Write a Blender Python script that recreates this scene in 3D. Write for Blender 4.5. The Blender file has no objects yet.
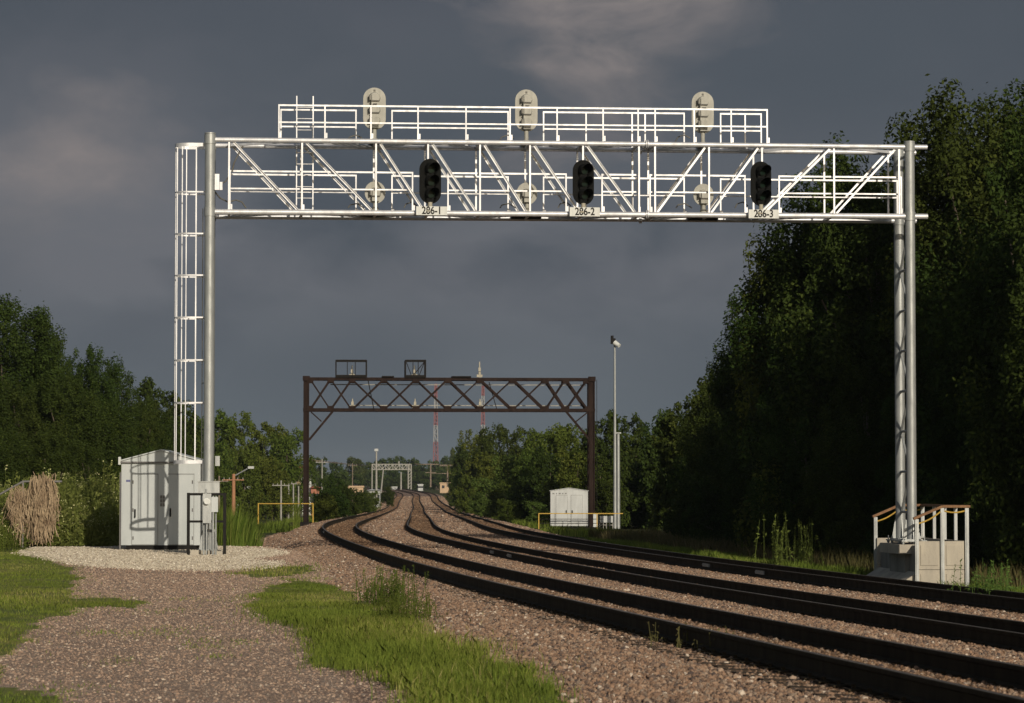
import bpy, math, random
import numpy as np
from mathutils import Vector, Matrix
random.seed(7); RNG = np.random.default_rng(11)
PI = math.pi
SC = bpy.context.scene
COL = SC.collection

# ------------------------------------------------------------------ camera model
F = 2940.0; YH = 485.0; CH = 2.1
PITCH = math.atan((YH-351.5)/F)
def ray(x, y):
    a = (x-512.0)/F; b = (351.5-y)/F
    c, s = math.cos(PITCH), math.sin(PITCH)
    dy = c - b*s; dz = s + b*c
    return a/dy, dz/dy                       # per metre of depth
def at(x, y, D):
    rx, rz = ray(x, y)
    return Vector((rx*D, D, CH+rz*D))
def proj(X, Y, Z):
    c, s = math.cos(PITCH), math.sin(PITCH)
    zz = Z-CH
    dep = Y*c + zz*s; up = -Y*s + zz*c
    return 512+F*X/dep, 351.5-F*up/dep

# ------------------------------------------------------------------ track alignment
KY = np.array([-60,20,50,85,125,175,240,330,460,620,760,880,1000,1200,1500,6000.])
KX = np.array([19.4,8.395,4.289,.393,-3.21,-5.422,-7.508,-10.515,-14.6,-20.2,-25.0,-32.2,-41.14,-68,-130,-1100.])
KZ = np.array([.5,.436,.319,.187,.109,-.098,-.451,-.903,-1.226,-.90,-.12,.30,.846,.9,.9,.9])
def spl(kx, ky):
    n = len(kx); h = np.diff(kx); A = np.zeros((n,n)); b = np.zeros(n); A[0,0]=A[-1,-1]=1
    for i in range(1,n-1):
        A[i,i-1]=h[i-1]; A[i,i]=2*(h[i-1]+h[i]); A[i,i+1]=h[i]; b[i]=6*((ky[i+1]-ky[i])/h[i]-(ky[i]-ky[i-1])/h[i-1])
    M = np.linalg.solve(A,b)
    def f(x):
        x = np.asarray(x, float)
        i = np.clip(np.searchsorted(kx,x)-1,0,n-2); t = x-kx[i]; hh = h[i]
        return ky[i]+t*((ky[i+1]-ky[i])/hh-hh*(2*M[i]+M[i+1])/6)+t*t*M[i]/2+t**3*(M[i+1]-M[i])/(6*hh)
    return f
cX = spl(KY, KX); cZ = spl(KY, KZ)
G = .7525
TR = [(-4.057, .174, .028), (0, 0, .038), (4.076, -.067, .034)]     # offset, z offset, tilt

def sstep(a, b, x):
    t = np.clip((np.asarray(x,float)-a)/(b-a), 0, 1); return t*t*(3-2*t)
def vnoise(x, y, s=0):
    x = np.asarray(x,float); y = np.asarray(y,float)
    return (np.sin(x*1.31+s+1.7*np.sin(y*.73+s))+np.sin(y*1.17-s*2+1.3*np.sin(x*.91+2*s))+.5*np.sin(x*2.9+y*2.3+s))/2.5
def gz(X, Y):
    X = np.asarray(X,float); Y = np.asarray(Y,float)
    o = X-cX(Y); zt = cZ(Y)
    bed = zt+np.interp(o,[-4.06,0,4.08],[.174,0,-.067])*np.clip((420-Y)/220,0,1)-.205
    L = np.where(Y<60, .31, .31+.09*sstep(55,72,Y))
    dropL = sstep(80,104,Y)
    L = L*(1-dropL)+(zt-.85)*dropL + .05*vnoise(X*.25,Y*.2,1)*sstep(85,110,Y)
    R = zt-.50-.25*sstep(6,12,o)+.05*vnoise(X*.4,Y*.3,2)
    wl = sstep(5.9,7.8,-o); wr = sstep(5.6,7.2,o)
    z = bed*(1-wl)*(1-wr)+L*wl+R*wr
    far = sstep(40,400,np.abs(o))
    return z + far*vnoise(X*.01,Y*.01,3)*.5
def gzf(X, Y): return float(gz(X, Y))

# ------------------------------------------------------------------ materials
def newmat(name):
    m = bpy.data.materials.new(name); m.use_nodes = True
    nt = m.node_tree; p = nt.nodes['Principled BSDF']
    return m, nt, p
def N(nt, t, **kw):
    n = nt.nodes.new(t)
    for k, v in kw.items():
        if k in n.inputs: n.inputs[k].default_value = v
        else: setattr(n, k, v)
    return n
def mixc(nt, a, b, fac):
    m = nt.nodes.new('ShaderNodeMix'); m.data_type = 'RGBA'
    for sock, v in ((m.inputs[6], a), (m.inputs[7], b), (m.inputs[0], fac)):
        if hasattr(v, 'is_output') or isinstance(v, bpy.types.NodeSocket): nt.links.new(v, sock)
        else: sock.default_value = v if not isinstance(v, tuple) else (*v, 1)
    return m.outputs[2]
def ramp(nt, fac, a, b):
    m = nt.nodes.new('ShaderNodeMapRange'); m.clamp = True
    nt.links.new(fac, m.inputs[0]); m.inputs[1].default_value = a; m.inputs[2].default_value = b
    return m.outputs[0]
def noise(nt, co, scale, detail=4, rough=.6):
    n = N(nt, 'ShaderNodeTexNoise'); n.inputs['Scale'].default_value = scale
    n.inputs['Detail'].default_value = detail; n.inputs['Roughness'].default_value = rough
    nt.links.new(co, n.inputs['Vector']); return n.outputs['Fac']
def worn(name, c1, c2, scale=6, rough=.6, metal=0, stain=None, bump=.1, streak=True):
    m, nt, p = newmat(name)
    g = N(nt, 'ShaderNodeTexCoord'); co = g.outputs['Object']
    if streak:
        mp = N(nt, 'ShaderNodeMapping'); mp.inputs['Scale'].default_value = (1, 1, .25); nt.links.new(co, mp.inputs[0]); co2 = mp.outputs[0]
    else: co2 = co
    f = noise(nt, co2, scale, 6)
    c = mixc(nt, c1, c2, ramp(nt, f, .35, .65))
    if stain:
        f2 = noise(nt, co2, scale*.4, 5, .7)
        c = mixc(nt, c, stain[0], ramp(nt, f2, stain[1], stain[1]+.15))
    nt.links.new(c, p.inputs['Base Color'])
    r = nt.nodes.new('ShaderNodeMapRange'); nt.links.new(f, r.inputs[0]); r.inputs[3].default_value = rough-.1; r.inputs[4].default_value = min(1, rough+.15)
    nt.links.new(r.outputs[0], p.inputs['Roughness']); p.inputs['Metallic'].default_value = metal
    if max(c1) < .06: p.inputs['Specular IOR Level'].default_value = .12
    if bump:
        b = N(nt, 'ShaderNodeBump'); b.inputs['Strength'].default_value = bump; b.inputs['Distance'].default_value = .01
        nt.links.new(noise(nt, co, scale*6, 4), b.inputs['Height']); nt.links.new(b.outputs[0], p.inputs['Normal'])
    return m
M = {}
M['alu'] = worn('galvanised_white', (.62,.645,.68), (.47,.49,.52), 5, .45, .4, ((.42,.41,.38),.62))
M['galv'] = worn('galvanised_steel', (.33,.355,.36), (.24,.26,.265), 9, .45, .35, ((.20,.20,.18),.62), .2)
M['chain'] = worn('grey_case_paint', (.44,.48,.49), (.37,.41,.42), 2.5, .5, 0, ((.36,.35,.31),.66), .05)
M['case_dark'] = worn('case_edge', (.16,.16,.16), (.10,.10,.10), 5, .6)
M['black'] = worn('black_paint', (.008,.008,.008), (.016,.016,.015), 8, .7)
M['visor'] = worn('visor_black', (.004,.0045,.0045), (.008,.009,.009), 8, .8)
M['sigback'] = worn('signal_back_paint', (.34,.345,.31), (.26,.265,.24), 5, .6, 0, ((.22,.21,.18),.62))
M['sigdark'] = worn('signal_seam', (.06,.06,.055), (.12,.12,.11), 9, .6)
M['cream'] = worn('cream_stub', (.38,.36,.29), (.28,.27,.22), 6, .7)
M['plate'] = worn('number_plate_white', (.56,.59,.58), (.47,.50,.49), 4, .5)
M['letters'] = worn('letter_black', (.015,.015,.015), (.03,.03,.03), 9, .6)
M['conc'] = worn('concrete', (.42,.39,.32), (.30,.28,.24), 3, .9, 0, ((.20,.18,.15),.62), .4)
M['conc2'] = worn('concrete_dark', (.24,.235,.21), (.16,.155,.14), 4, .9, 0, None, .5)
M['wood'] = worn('handrail_wood', (.22,.12,.055), (.15,.08,.04), 8, .8)
M['yellow'] = worn('yellow_paint', (.42,.28,.03), (.32,.20,.03), 8, .6)
M['rustst'] = worn('rusty_steel_shaded', (.026,.017,.014), (.016,.011,.010), 3, .9, 0, ((.04,.023,.017),.6))  # rusty steel with cloud shade put into its darker base colour
M['darkst'] = worn('dark_steel', (.009,.009,.008), (.018,.016,.015), 6, .85)
M['white'] = worn('white_paint', (.43,.46,.47), (.34,.365,.37), 3, .5, 0, ((.36,.34,.3),.7))
M['railm'] = worn('rail_side_rust', (.034,.026,.015), (.018,.015,.009), 5, .75)
M['tie'] = worn('creosoted_tie', (.040,.030,.022), (.07,.055,.04), 5, .9)
M['utility'] = worn('pole_wood', (.22,.18,.14), (.13,.10,.08), 6, .9)
M['pole_pale'] = worn('pale_pole', (.30,.30,.28), (.22,.22,.20), 6, .8)
M['rust_pipe'] = worn('orange_pole', (.34,.16,.08), (.25,.13,.07), 6, .7)
M['brick'] = worn('red_brick', (.36,.15,.09), (.28,.12,.08), 2, .9)
M['tan'] = worn('tan_wall', (.46,.34,.22), (.38,.28,.19), 2, .9)
M['roofr'] = worn('red_roof', (.34,.10,.06), (.24,.08,.05), 2, .9)
M['roofg'] = worn('grey_roof', (.10,.10,.10), (.07,.07,.07), 2, .9)
M['glass'] = worn('window_glass', (.03,.035,.04), (.05,.055,.06), 2, .15)
M['redp'] = worn('tower_red_hazed', (.20,.075,.075), (.17,.065,.07), 1, .9)  # red dulled in the base colour to stand for distance haze
M['whitep'] = worn('tower_white_hazed', (.24,.25,.26), (.23,.24,.25), 1, .9)  # white greyed in the base colour, again for the haze
M['bark'] = worn('bark', (.07,.055,.04), (.12,.10,.08), 6, .95)
M['straw'] = worn('dead_straw', (.36,.28,.18), (.17,.12,.075), 3, .9, streak=False)
def railtop():
    m, nt, p = newmat('rail_head_polished')
    p.inputs['Base Color'].default_value = (.13,.11,.09,1); p.inputs['Metallic'].default_value = .6; p.inputs['Roughness'].default_value = .42
    return m
M['railtop'] = railtop()
def glassm(name, c):
    m, nt, p = newmat(name); p.inputs['Base Color'].default_value = (*c,1); p.inputs['Roughness'].default_value = .25; p.inputs['Specular IOR Level'].default_value = .12
    return m
M['lens'] = glassm('lens_dark_green', (.004,.012,.008))

def leafmat(name, dark, mid, light, trans=.25):
    m, nt, p = newmat(name)
    a = N(nt, 'ShaderNodeAttribute'); a.attribute_name = 'tint'
    oi = N(nt, 'ShaderNodeObjectInfo')
    g = N(nt, 'ShaderNodeTexCoord')
    f = noise(nt, g.outputs['Object'], .9, 3)
    c = mixc(nt, dark, mid, ramp(nt, a.outputs['Fac'], 0, .7))
    c = mixc(nt, c, light, ramp(nt, a.outputs['Fac'], .72, 1.0))
    hs = N(nt, 'ShaderNodeHueSaturation'); nt.links.new(c, hs.inputs['Color'])
    r = nt.nodes.new('ShaderNodeMapRange'); nt.links.new(oi.outputs['Random'], r.inputs[0]); r.inputs[3].default_value = .475; r.inputs[4].default_value = .515
    nt.links.new(r.outputs[0], hs.inputs['Hue'])
    r2 = nt.nodes.new('ShaderNodeMapRange'); nt.links.new(f, r2.inputs[0]); r2.inputs[1].default_value = .3; r2.inputs[2].default_value = .7; r2.inputs[3].default_value = .75; r2.inputs[4].default_value = 1.3
    nt.links.new(r2.outputs[0], hs.inputs['Value'])
    nt.links.new(hs.outputs[0], p.inputs['Base Color'])
    p.inputs['Roughness'].default_value = .7
    p.inputs['Specular IOR Level'].default_value = .08
    tr = N(nt, 'ShaderNodeBsdfTranslucent'); nt.links.new(hs.outputs[0], tr.inputs[0])
    mx = N(nt, 'ShaderNodeMixShader'); mx.inputs[0].default_value = trans
    nt.links.new(p.outputs[0], mx.inputs[1]); nt.links.new(tr.outputs[0], mx.inputs[2])
    nt.links.new(mx.outputs[0], nt.nodes['Material Output'].inputs[0])
    return m
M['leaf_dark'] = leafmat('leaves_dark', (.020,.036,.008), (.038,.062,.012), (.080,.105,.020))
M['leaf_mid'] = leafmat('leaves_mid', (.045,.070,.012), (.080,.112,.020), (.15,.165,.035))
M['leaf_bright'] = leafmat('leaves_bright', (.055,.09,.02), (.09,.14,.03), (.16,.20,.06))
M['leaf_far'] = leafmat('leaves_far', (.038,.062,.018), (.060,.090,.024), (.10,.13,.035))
M['grassb'] = leafmat('grass_blades', (.105,.175,.028), (.185,.25,.045), (.38,.35,.14), .4)
M['reed'] = leafmat('reed_blades', (.10,.15,.024), (.18,.24,.042), (.30,.32,.08), .45)
M['drygrass'] = leafmat('dry_grass', (.07,.075,.025), (.13,.12,.05), (.24,.20,.10), .3)
M['weed'] = leafmat('weed_leaves', (.09,.13,.03), (.17,.21,.055), (.33,.33,.13), .35)
M['flower'] = worn('weed_flower', (.44,.43,.22), (.30,.33,.13), 3, .8, streak=False)

def groundmat():
    m, nt, p = newmat('ground_mixed')
    g = N(nt, 'ShaderNodeTexCoord'); co = g.outputs['Object']
    def att(n):
        a = N(nt, 'ShaderNodeAttribute'); a.attribute_name = n; return a.outputs['Fac']
    v = N(nt, 'ShaderNodeTexVoronoi'); v.inputs['Scale'].default_value = 28; nt.links.new(co, v.inputs['Vector'])
    sep = N(nt, 'ShaderNodeSeparateColor'); nt.links.new(v.outputs['Color'], sep.inputs[0])
    stone = mixc(nt, (.25,.17,.125), (.185,.13,.105), ramp(nt, sep.outputs[0], .2, .8))
    stone = mixc(nt, stone, (.50,.43,.37), ramp(nt, sep.outputs[1], .82, .95))
    stone = mixc(nt, stone, (.10,.075,.065), ramp(nt, sep.outputs[2], .85, .95))
    big = noise(nt, co, .35, 4)
    stone = mixc(nt, stone, (.19,.14,.12), ramp(nt, big, .5, .8))
    # rust dust near the rails
    rn = noise(nt, co, 3, 4)
    mm = N(nt, 'ShaderNodeMath', operation='MULTIPLY'); nt.links.new(att('rust'), mm.inputs[0]); nt.links.new(ramp(nt, rn, .2, .6), mm.inputs[1])
    stone = mixc(nt, stone, (.20,.095,.045), mm.outputs[0])
    # dirt road
    rn2 = noise(nt, co, 1.3, 6)
    dirt = mixc(nt, (.26,.19,.145), (.34,.26,.20), ramp(nt, rn2, .35, .65))
    v2 = N(nt, 'ShaderNodeTexVoronoi'); v2.inputs['Scale'].default_value = 38; nt.links.new(co, v2.inputs['Vector'])
    sep2 = N(nt, 'ShaderNodeSeparateColor'); nt.links.new(v2.outputs['Color'], sep2.inputs[0])
    dirt = mixc(nt, dirt, (.46,.39,.33), ramp(nt, sep2.outputs[0], .8, .95))
    dirt = mixc(nt, dirt, (.17,.12,.10), ramp(nt, sep2.outputs[1], .8, .95))
    c = mixc(nt, stone, dirt, att('road'))
    en = noise(nt, co, 2.2, 6, .7)
    def edge(a):
        s = N(nt, 'ShaderNodeMath', operation='ADD'); nt.links.new(a, s.inputs[0])
        e = N(nt, 'ShaderNodeMath', operation='MULTIPLY'); e.inputs[1].default_value = 1.1; nt.links.new(en, e.inputs[0])
        nt.links.new(e.outputs[0], s.inputs[1]); return ramp(nt, s.outputs[0], .98, 1.15)
    pad = mixc(nt, (.42,.37,.29), (.30,.25,.195), ramp(nt, sep2.outputs[2], .3, .9))
    c = mixc(nt, c, pad, edge(att('pad')))
    gr = mixc(nt, (.11,.145,.035), (.21,.20,.07), ramp(nt, noise(nt, co, 1.1, 5), .4, .7))
    c = mixc(nt, c, gr, edge(att('grass')))
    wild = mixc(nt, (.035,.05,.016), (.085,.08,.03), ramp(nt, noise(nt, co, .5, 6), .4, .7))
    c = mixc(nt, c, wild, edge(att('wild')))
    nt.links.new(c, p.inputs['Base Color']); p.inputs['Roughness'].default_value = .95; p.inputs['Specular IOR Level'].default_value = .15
    b = N(nt, 'ShaderNodeBump'); b.inputs['Strength'].default_value = .8; b.inputs['Distance'].default_value = .03
    nt.links.new(v.outputs['Distance'], b.inputs['Height']); nt.links.new(b.outputs[0], p.inputs['Normal'])
    return m
M['ground'] = groundmat()
def stonemat(name, cs):
    m, nt, p = newmat(name)
    oi = N(nt, 'ShaderNodeObjectInfo')
    cr = N(nt, 'ShaderNodeValToRGB'); nt.links.new(oi.outputs['Random'], cr.inputs[0])
    cr.color_ramp.interpolation = 'CONSTANT'
    el = cr.color_ramp.elements
    el[0].position = 0; el[0].color = (*cs[0][1],1)
    el[1].position = cs[1][0]; el[1].color = (*cs[1][1],1)
    for t, c in cs[2:]:
        e = el.new(t); e.color = (*c,1)
    nt.links.new(cr.outputs[0], p.inputs['Base Color']); p.inputs['Roughness'].default_value = .9; p.inputs['Specular IOR Level'].default_value = .2
    return m
M['stone'] = stonemat('pink_granite_stone', [(0,(.245,.16,.108)),(.24,(.175,.115,.08)),(.44,(.28,.195,.135)),(.58,(.13,.095,.075)),(.70,(.22,.17,.13)),(.82,(.32,.24,.18)),(.88,(.07,.055,.05)),(.965,(.50,.43,.35))])
M['stone_rust'] = stonemat('rusty_ballast_stone', [(0,(.145,.088,.052)),(.3,(.10,.062,.038)),(.55,(.175,.115,.072)),(.75,(.07,.045,.03)),(.93,(.26,.19,.13))])
M['stone_pad'] = stonemat('limestone_chip', [(0,(.46,.42,.33)),(.3,(.37,.33,.26)),(.6,(.54,.49,.40)),(.76,(.26,.22,.175)),(.93,(.64,.60,.51))])
M['stone_road'] = stonemat('road_chip', [(0,(.30,.215,.16)),(.3,(.24,.17,.13)),(.55,(.37,.28,.215)),(.76,(.18,.135,.105)),(.9,(.48,.41,.33)),(.95,(.10,.08,.07))])

# ------------------------------------------------------------------ mesh helpers
def mkmesh(name, V, Fs, mat, parent=None, smooth=False):
    me = bpy.data.meshes.new(name); me.from_pydata([tuple(v) for v in V], [], Fs); me.update()
    for mm in (mat if isinstance(mat, (list, tuple)) else [mat]): me.materials.append(mm)
    if smooth: me.polygons.foreach_set('use_smooth', [True]*len(me.polygons))
    o = bpy.data.objects.new(name, me); COL.objects.link(o)
    if parent: o.parent = parent
    return o
def quadmesh(name, V, nq, mat, parent=None, tint=None, per=4):
    """V: numpy (n*per,3), faces consecutive"""
    me = bpy.data.meshes.new(name)
    me.vertices.add(len(V)); me.vertices.foreach_set('co', np.ascontiguousarray(V, dtype=np.float32).ravel())
    me.loops.add(nq*per); me.loops.foreach_set('vertex_index', np.arange(nq*per, dtype=np.int32))
    me.polygons.add(nq); me.polygons.foreach_set('loop_start', np.arange(0, nq*per, per, dtype=np.int32))
    me.update(calc_edges=True)
    if tint is not None:
        a = me.attributes.new('tint', 'FLOAT', 'POINT'); a.data.foreach_set('value', np.repeat(tint, per).astype(np.float32))
    me.materials.append(mat)
    o = bpy.data.objects.new(name, me); COL.objects.link(o)
    if parent: o.parent = parent
    return o
class MB:
    def __init__(s): s.V = []; s.F = []; s.sm = []; s.mi = []; s.cur = 0
    def add(s, vs, fs, smooth=False):
        n = len(s.V); s.V += [Vector(v) for v in vs]
        for f in fs: s.F.append([i+n for i in f]); s.sm.append(smooth); s.mi.append(s.cur)
    def box(s, c, sz, R=None):
        c = Vector(c); vs = []
        for dx in (-.5,.5):
            for dy in (-.5,.5):
                for dz in (-.5,.5):
                    v = Vector((dx*sz[0], dy*sz[1], dz*sz[2]))
                    if R: v = R @ v
                    vs.append(c+v)
        s.add(vs, [(0,1,3,2),(4,6,7,5),(0,4,5,1),(2,3,7,6),(0,2,6,4),(1,5,7,3)]); return s
    def b2(s, x0,x1,y0,y1,z0,z1): return s.box(((x0+x1)/2,(y0+y1)/2,(z0+z1)/2),(abs(x1-x0),abs(y1-y0),abs(z1-z0)))
    def frame(s, d):
        d = d.normalized(); up = Vector((0,0,1)) if abs(d.z)<.95 else Vector((0,1,0))
        a = d.cross(up).normalized(); b = a.cross(d).normalized(); return a, b
    def bar(s, p, q, w, h=None):
        h = h or w; p = Vector(p); q = Vector(q); a, b = s.frame(q-p)
        vs = [e+a*(i*w/2)+b*(j*h/2) for e in (p,q) for i,j in ((-1,-1),(1,-1),(1,1),(-1,1))]
        s.add(vs, [(0,3,2,1),(4,5,6,7)]+[(i,(i+1)%4,4+(i+1)%4,4+i) for i in range(4)]); return s
    def angle(s, p, q, w, t=.012, flip=1):
        """L section member"""
        p = Vector(p); q = Vector(q); a, b = s.frame(q-p)
        s.bar(p+b*(w/2), q+b*(w/2), w, t); s.bar(p+a*(flip*w/2), q+a*(flip*w/2), t, w); return s
    def tube(s, p, q, r, n=12, r2=None, caps=True):
        p = Vector(p); q = Vector(q); a, b = s.frame(q-p); r2 = r if r2 is None else r2
        vs = [e+(a*math.cos(2*PI*k/n)+b*math.sin(2*PI*k/n))*rr for e,rr in ((p,r),(q,r2)) for k in range(n)]
        s.add(vs, [(k,(k+1)%n,n+(k+1)%n,n+k) for k in range(n)], True)
        if caps: s.add(vs[:n], [tuple(reversed(range(n)))]); s.add(vs[n:], [tuple(range(n))])
        return s
    def path(s, pts, r, n=8):
        for p, q in zip(pts[:-1], pts[1:]): s.tube(p, q, r, n)
        return s
    def prism(s, outline, y0, y1):
        """outline in xz, extruded along y"""
        n = len(outline)
        vs = [(x,y0,z) for x,z in outline]+[(x,y1,z) for x,z in outline]
        s.add(vs, [tuple(range(n)), tuple(reversed(range(n,2*n)))]+[(k,n+k,n+(k+1)%n,(k+1)%n) for k in range(n)]); return s
    def plate(s, pts, t):
        """thick plate from planar 3d polygon"""
        pts = [Vector(p) for p in pts]; nrm = (pts[1]-pts[0]).cross(pts[2]-pts[0]).normalized()*(t/2); n = len(pts)
        vs = [p-nrm for p in pts]+[p+nrm for p in pts]
        s.add(vs, [tuple(reversed(range(n))), tuple(range(n,2*n))]+[(k,(k+1)%n,n+(k+1)%n,n+k) for k in range(n)]); return s
    def build(s, name, mat, parent=None):
        me = bpy.data.meshes.new(name); me.from_pydata([tuple(v) for v in s.V], [], s.F)
        for mm in (mat if isinstance(mat, (list,tuple)) else [mat]): me.materials.append(mm)
        me.polygons.foreach_set('use_smooth', s.sm); me.polygons.foreach_set('material_index', s.mi); me.update()
        o = bpy.data.objects.new(name, me); COL.objects.link(o)
        if parent: o.parent = parent
        return o
def tag(o, label=None, cat=None, group=None, kind=None):
    if label: o['label'] = label
    if cat: o['category'] = cat
    if group: o['group'] = group
    if kind: o['kind'] = kind
    return o
def empty(name, loc, rz=0, label=None, cat=None, group=None):
    o = bpy.data.objects.new(name, None); COL.objects.link(o); o.location = loc; o.rotation_euler = (0,0,rz)
    o.empty_display_size = .5
    return tag(o, label, cat, group)
def kids(o): return [c for c in bpy.data.objects if c.parent == o]
def dup(root, loc, rz=0, scale=None, label=None, cat=None, group=None):
    r = root.copy(); COL.objects.link(r); r.location = loc; r.rotation_euler = (0,0,rz)
    if scale: r.scale = scale
    tag(r, label, cat, group)
    for ch in kids(root):
        c = ch.copy(); COL.objects.link(c); c.parent = r
        for g in kids(ch):
            d = g.copy(); COL.objects.link(d); d.parent = c
    return r

# ------------------------------------------------------------------ GROUND
def inpoly(px, py, poly):
    px = np.asarray(px,float); py = np.asarray(py,float); r = np.zeros(px.shape, bool); n = len(poly)
    for i in range(n):
        x1,y1 = poly[i]; x2,y2 = poly[(i+1)%n]
        c = ((y1>py)!=(y2>py)) & (px < (x2-x1)*(py-y1)/((y2-y1) or 1e-9)+x1)
        r ^= c
    return r
P_GRASS_L = [(-400,549),(28,552),(52,562),(80,570),(76,582),(70,596),(140,602),(140,607),(90,607),(48,616),(28,630),(8,648),(-4,668),(6,684),(40,694),(60,720),(-400,760)]
P_GRASS_C = [(248,604),(262,592),(300,580),(326,583),(350,592),(362,606),(400,617),(418,623),(442,641),(477,651),(509,663),(545,682),(570,704),(580,760),(430,760),(405,704),(385,682),(362,672),(324,666),(313,651),(305,640),(294,626),(262,618)]
P_GRASS_S = [(235,572),(262,568),(312,565),(316,572),(290,576),(255,578)]
P_PAD = [(18,553),(40,547),(120,546),(200,546),(262,549),(286,553),(262,557),(246,560),(282,563),(275,567),(215,570),(140,569),(88,566),(50,559)]
P_GRAV_L = [(190,545),(222,546),(246,541),(268,536),(292,529),(312,523.5),(330,519),(400,519),(560,560),(1100,620),(1100,800),(-100,800),(-100,650),(0,640),(0,560),(90,555)]
us = np.concatenate([np.arange(-60,20,5), np.arange(20,100,.35), np.arange(100,220,1.2), np.geomspace(221,6500,140)])
os_ = np.concatenate([-np.geomspace(5000,30,26), np.arange(-29,-14,.5), np.arange(-14,9,.2), np.arange(9,30,.7), np.geomspace(30.5,5000,26)])
UU, OO = np.meshgrid(us, os_, indexing='ij')
XX = cX(UU)*np.where(np.abs(OO)>400, 1, 1)+OO
ZZ = gz(XX, UU)
nu, no = UU.shape
V = np.stack([XX,UU,ZZ],-1).reshape(-1,3)
me = bpy.data.meshes.new('ground')
ii = (np.arange(nu-1)[:,None]*no+np.arange(no-1)[None,:]).ravel()
FQ = np.stack([ii, ii+1, ii+no+1, ii+no],1)[:, ::-1].copy()
FQ = FQ[:, ::-1]
me.vertices.add(len(V)); me.vertices.foreach_set('co', V.astype(np.float32).ravel())
me.loops.add(FQ.size); me.loops.foreach_set('vertex_index', FQ.astype(np.int32).ravel())
me.polygons.add(len(FQ)); me.polygons.foreach_set('loop_start', np.arange(0,FQ.size,4,dtype=np.int32))
me.update(calc_edges=True); me.polygons.foreach_set('use_smooth', [True]*len(FQ))
if me.polygons[0].normal.z < 0: me.flip_normals()
ysafe = np.maximum(UU,18)
PX, PY = proj(XX*ysafe/np.maximum(UU,18), ysafe, ZZ)
front = UU>19
def wob(X, Y, Z):
    px, py = proj(X, Y, Z); k = np.clip((py-485)/130,.25,1.6)
    px = px+k*(7*vnoise(X*1.6,Y*.5,11)+7*vnoise(X*4.2,Y*1.3,13)+5*vnoise(X*11,Y*3.5,17)); py = py+k*k*(3.5*vnoise(X*1.2,Y*.6,21)+2.5*vnoise(X*5,Y*1.6,23)+1.5*vnoise(X*13,Y*4,27))
    return px, py
def masks(X, Y, Z):
    px, py = wob(X, Y, Z); o = X-cX(Y); fr = Y>20
    pad = inpoly(px,py,P_PAD)&fr&(Y<100)
    grass = (inpoly(px,py,P_GRASS_L)|inpoly(px,py,P_GRASS_C)|inpoly(px,py,P_GRASS_S))&fr&(Y<86)
    gravel = inpoly(px,py,P_GRAV_L)&fr
    return pad, grass, gravel, o, px, py
def maskset(X, Y, Z):
    pad, grass, gravel, o, px, py = masks(X, Y, Z)
    nearL = (o<-6.6)
    bedhalfL = 7.2
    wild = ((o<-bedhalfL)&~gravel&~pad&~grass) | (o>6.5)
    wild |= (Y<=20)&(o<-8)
    road = nearL & gravel & (px<330+ (py-560)*.1) & ~pad
    return pad, grass, wild, road, o
pad, grass, wild, road, OOo = maskset(XX, ysafe, ZZ)
road = road.astype(float); 
rust = np.zeros_like(XX)
for t,(o0,_,_) in enumerate(TR):
    for sgn in (-1,1): rust = np.maximum(rust, 1-sstep(.05,.55 if t!=0 else .75,np.abs(OO-(o0+sgn*G))))
    rust = np.maximum(rust, .55*(np.abs(OO-o0)<G))
for nm, arr in (('pad',pad),('grass',grass),('wild',wild),('road',road),('rust',rust)):
    a = me.attributes.new(nm,'FLOAT','POINT'); a.data.foreach_set('value', np.asarray(arr,dtype=np.float32).ravel())
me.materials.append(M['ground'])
ground = bpy.data.objects.new('ground', me); COL.objects.link(ground); tag(ground, kind='structure')

# ------------------------------------------------------------------ scattered stones (stuff)
def stone_stuff(name, pts, size, mat, label):
    n = len(pts); me = bpy.data.meshes.new(name); me.vertices.add(n); me.vertices.foreach_set('co', pts.astype(np.float32).ravel())
    a = me.attributes.new('ssz','FLOAT_VECTOR','POINT'); a.data.foreach_set('vector', size.astype(np.float32).ravel())
    a = me.attributes.new('srot','FLOAT_VECTOR','POINT'); a.data.foreach_set('vector', (RNG.random((n,3))*6.28).astype(np.float32).ravel())
    o = bpy.data.objects.new(name, me); COL.objects.link(o)
    ng = bpy.data.node_groups.new(name+'_scatter','GeometryNodeTree')
    ng.interface.new_socket('Geometry', in_out='INPUT', socket_type='NodeSocketGeometry')
    ng.interface.new_socket('Geometry', in_out='OUTPUT', socket_type='NodeSocketGeometry')
    gi = ng.nodes.new('NodeGroupInput'); go = ng.nodes.new('NodeGroupOutput')
    ico = ng.nodes.new('GeometryNodeMeshIcoSphere'); ico.inputs['Radius'].default_value = 1; ico.inputs['Subdivisions'].default_value = 1
    sm = ng.nodes.new('GeometryNodeSetMaterial'); sm.inputs['Material'].default_value = mat
    iop = ng.nodes.new('GeometryNodeInstanceOnPoints')
    n1 = ng.nodes.new('GeometryNodeInputNamedAttribute'); n1.data_type='FLOAT_VECTOR'; n1.inputs['Name'].default_value='ssz'
    n2 = ng.nodes.new('GeometryNodeInputNamedAttribute'); n2.data_type='FLOAT_VECTOR'; n2.inputs['Name'].default_value='srot'
    e2r = ng.nodes.new('FunctionNodeEulerToRotation')
    L = ng.links.new
    L(gi.outputs[0], iop.inputs['Points']); L(ico.outputs['Mesh'], sm.inputs['Geometry']); L(sm.outputs[0], iop.inputs['Instance'])
    L(n2.outputs[0], e2r.inputs[0]); L(e2r.outputs[0], iop.inputs['Rotation']); L(n1.outputs[0], iop.inputs['Scale'])
    L(iop.outputs[0], go.inputs[0])
    mod = o.modifiers.new('scatter','NODES'); mod.node_group = ng
    me.materials.append(mat)
    return tag(o, label, 'stones', kind='stuff')
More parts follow.
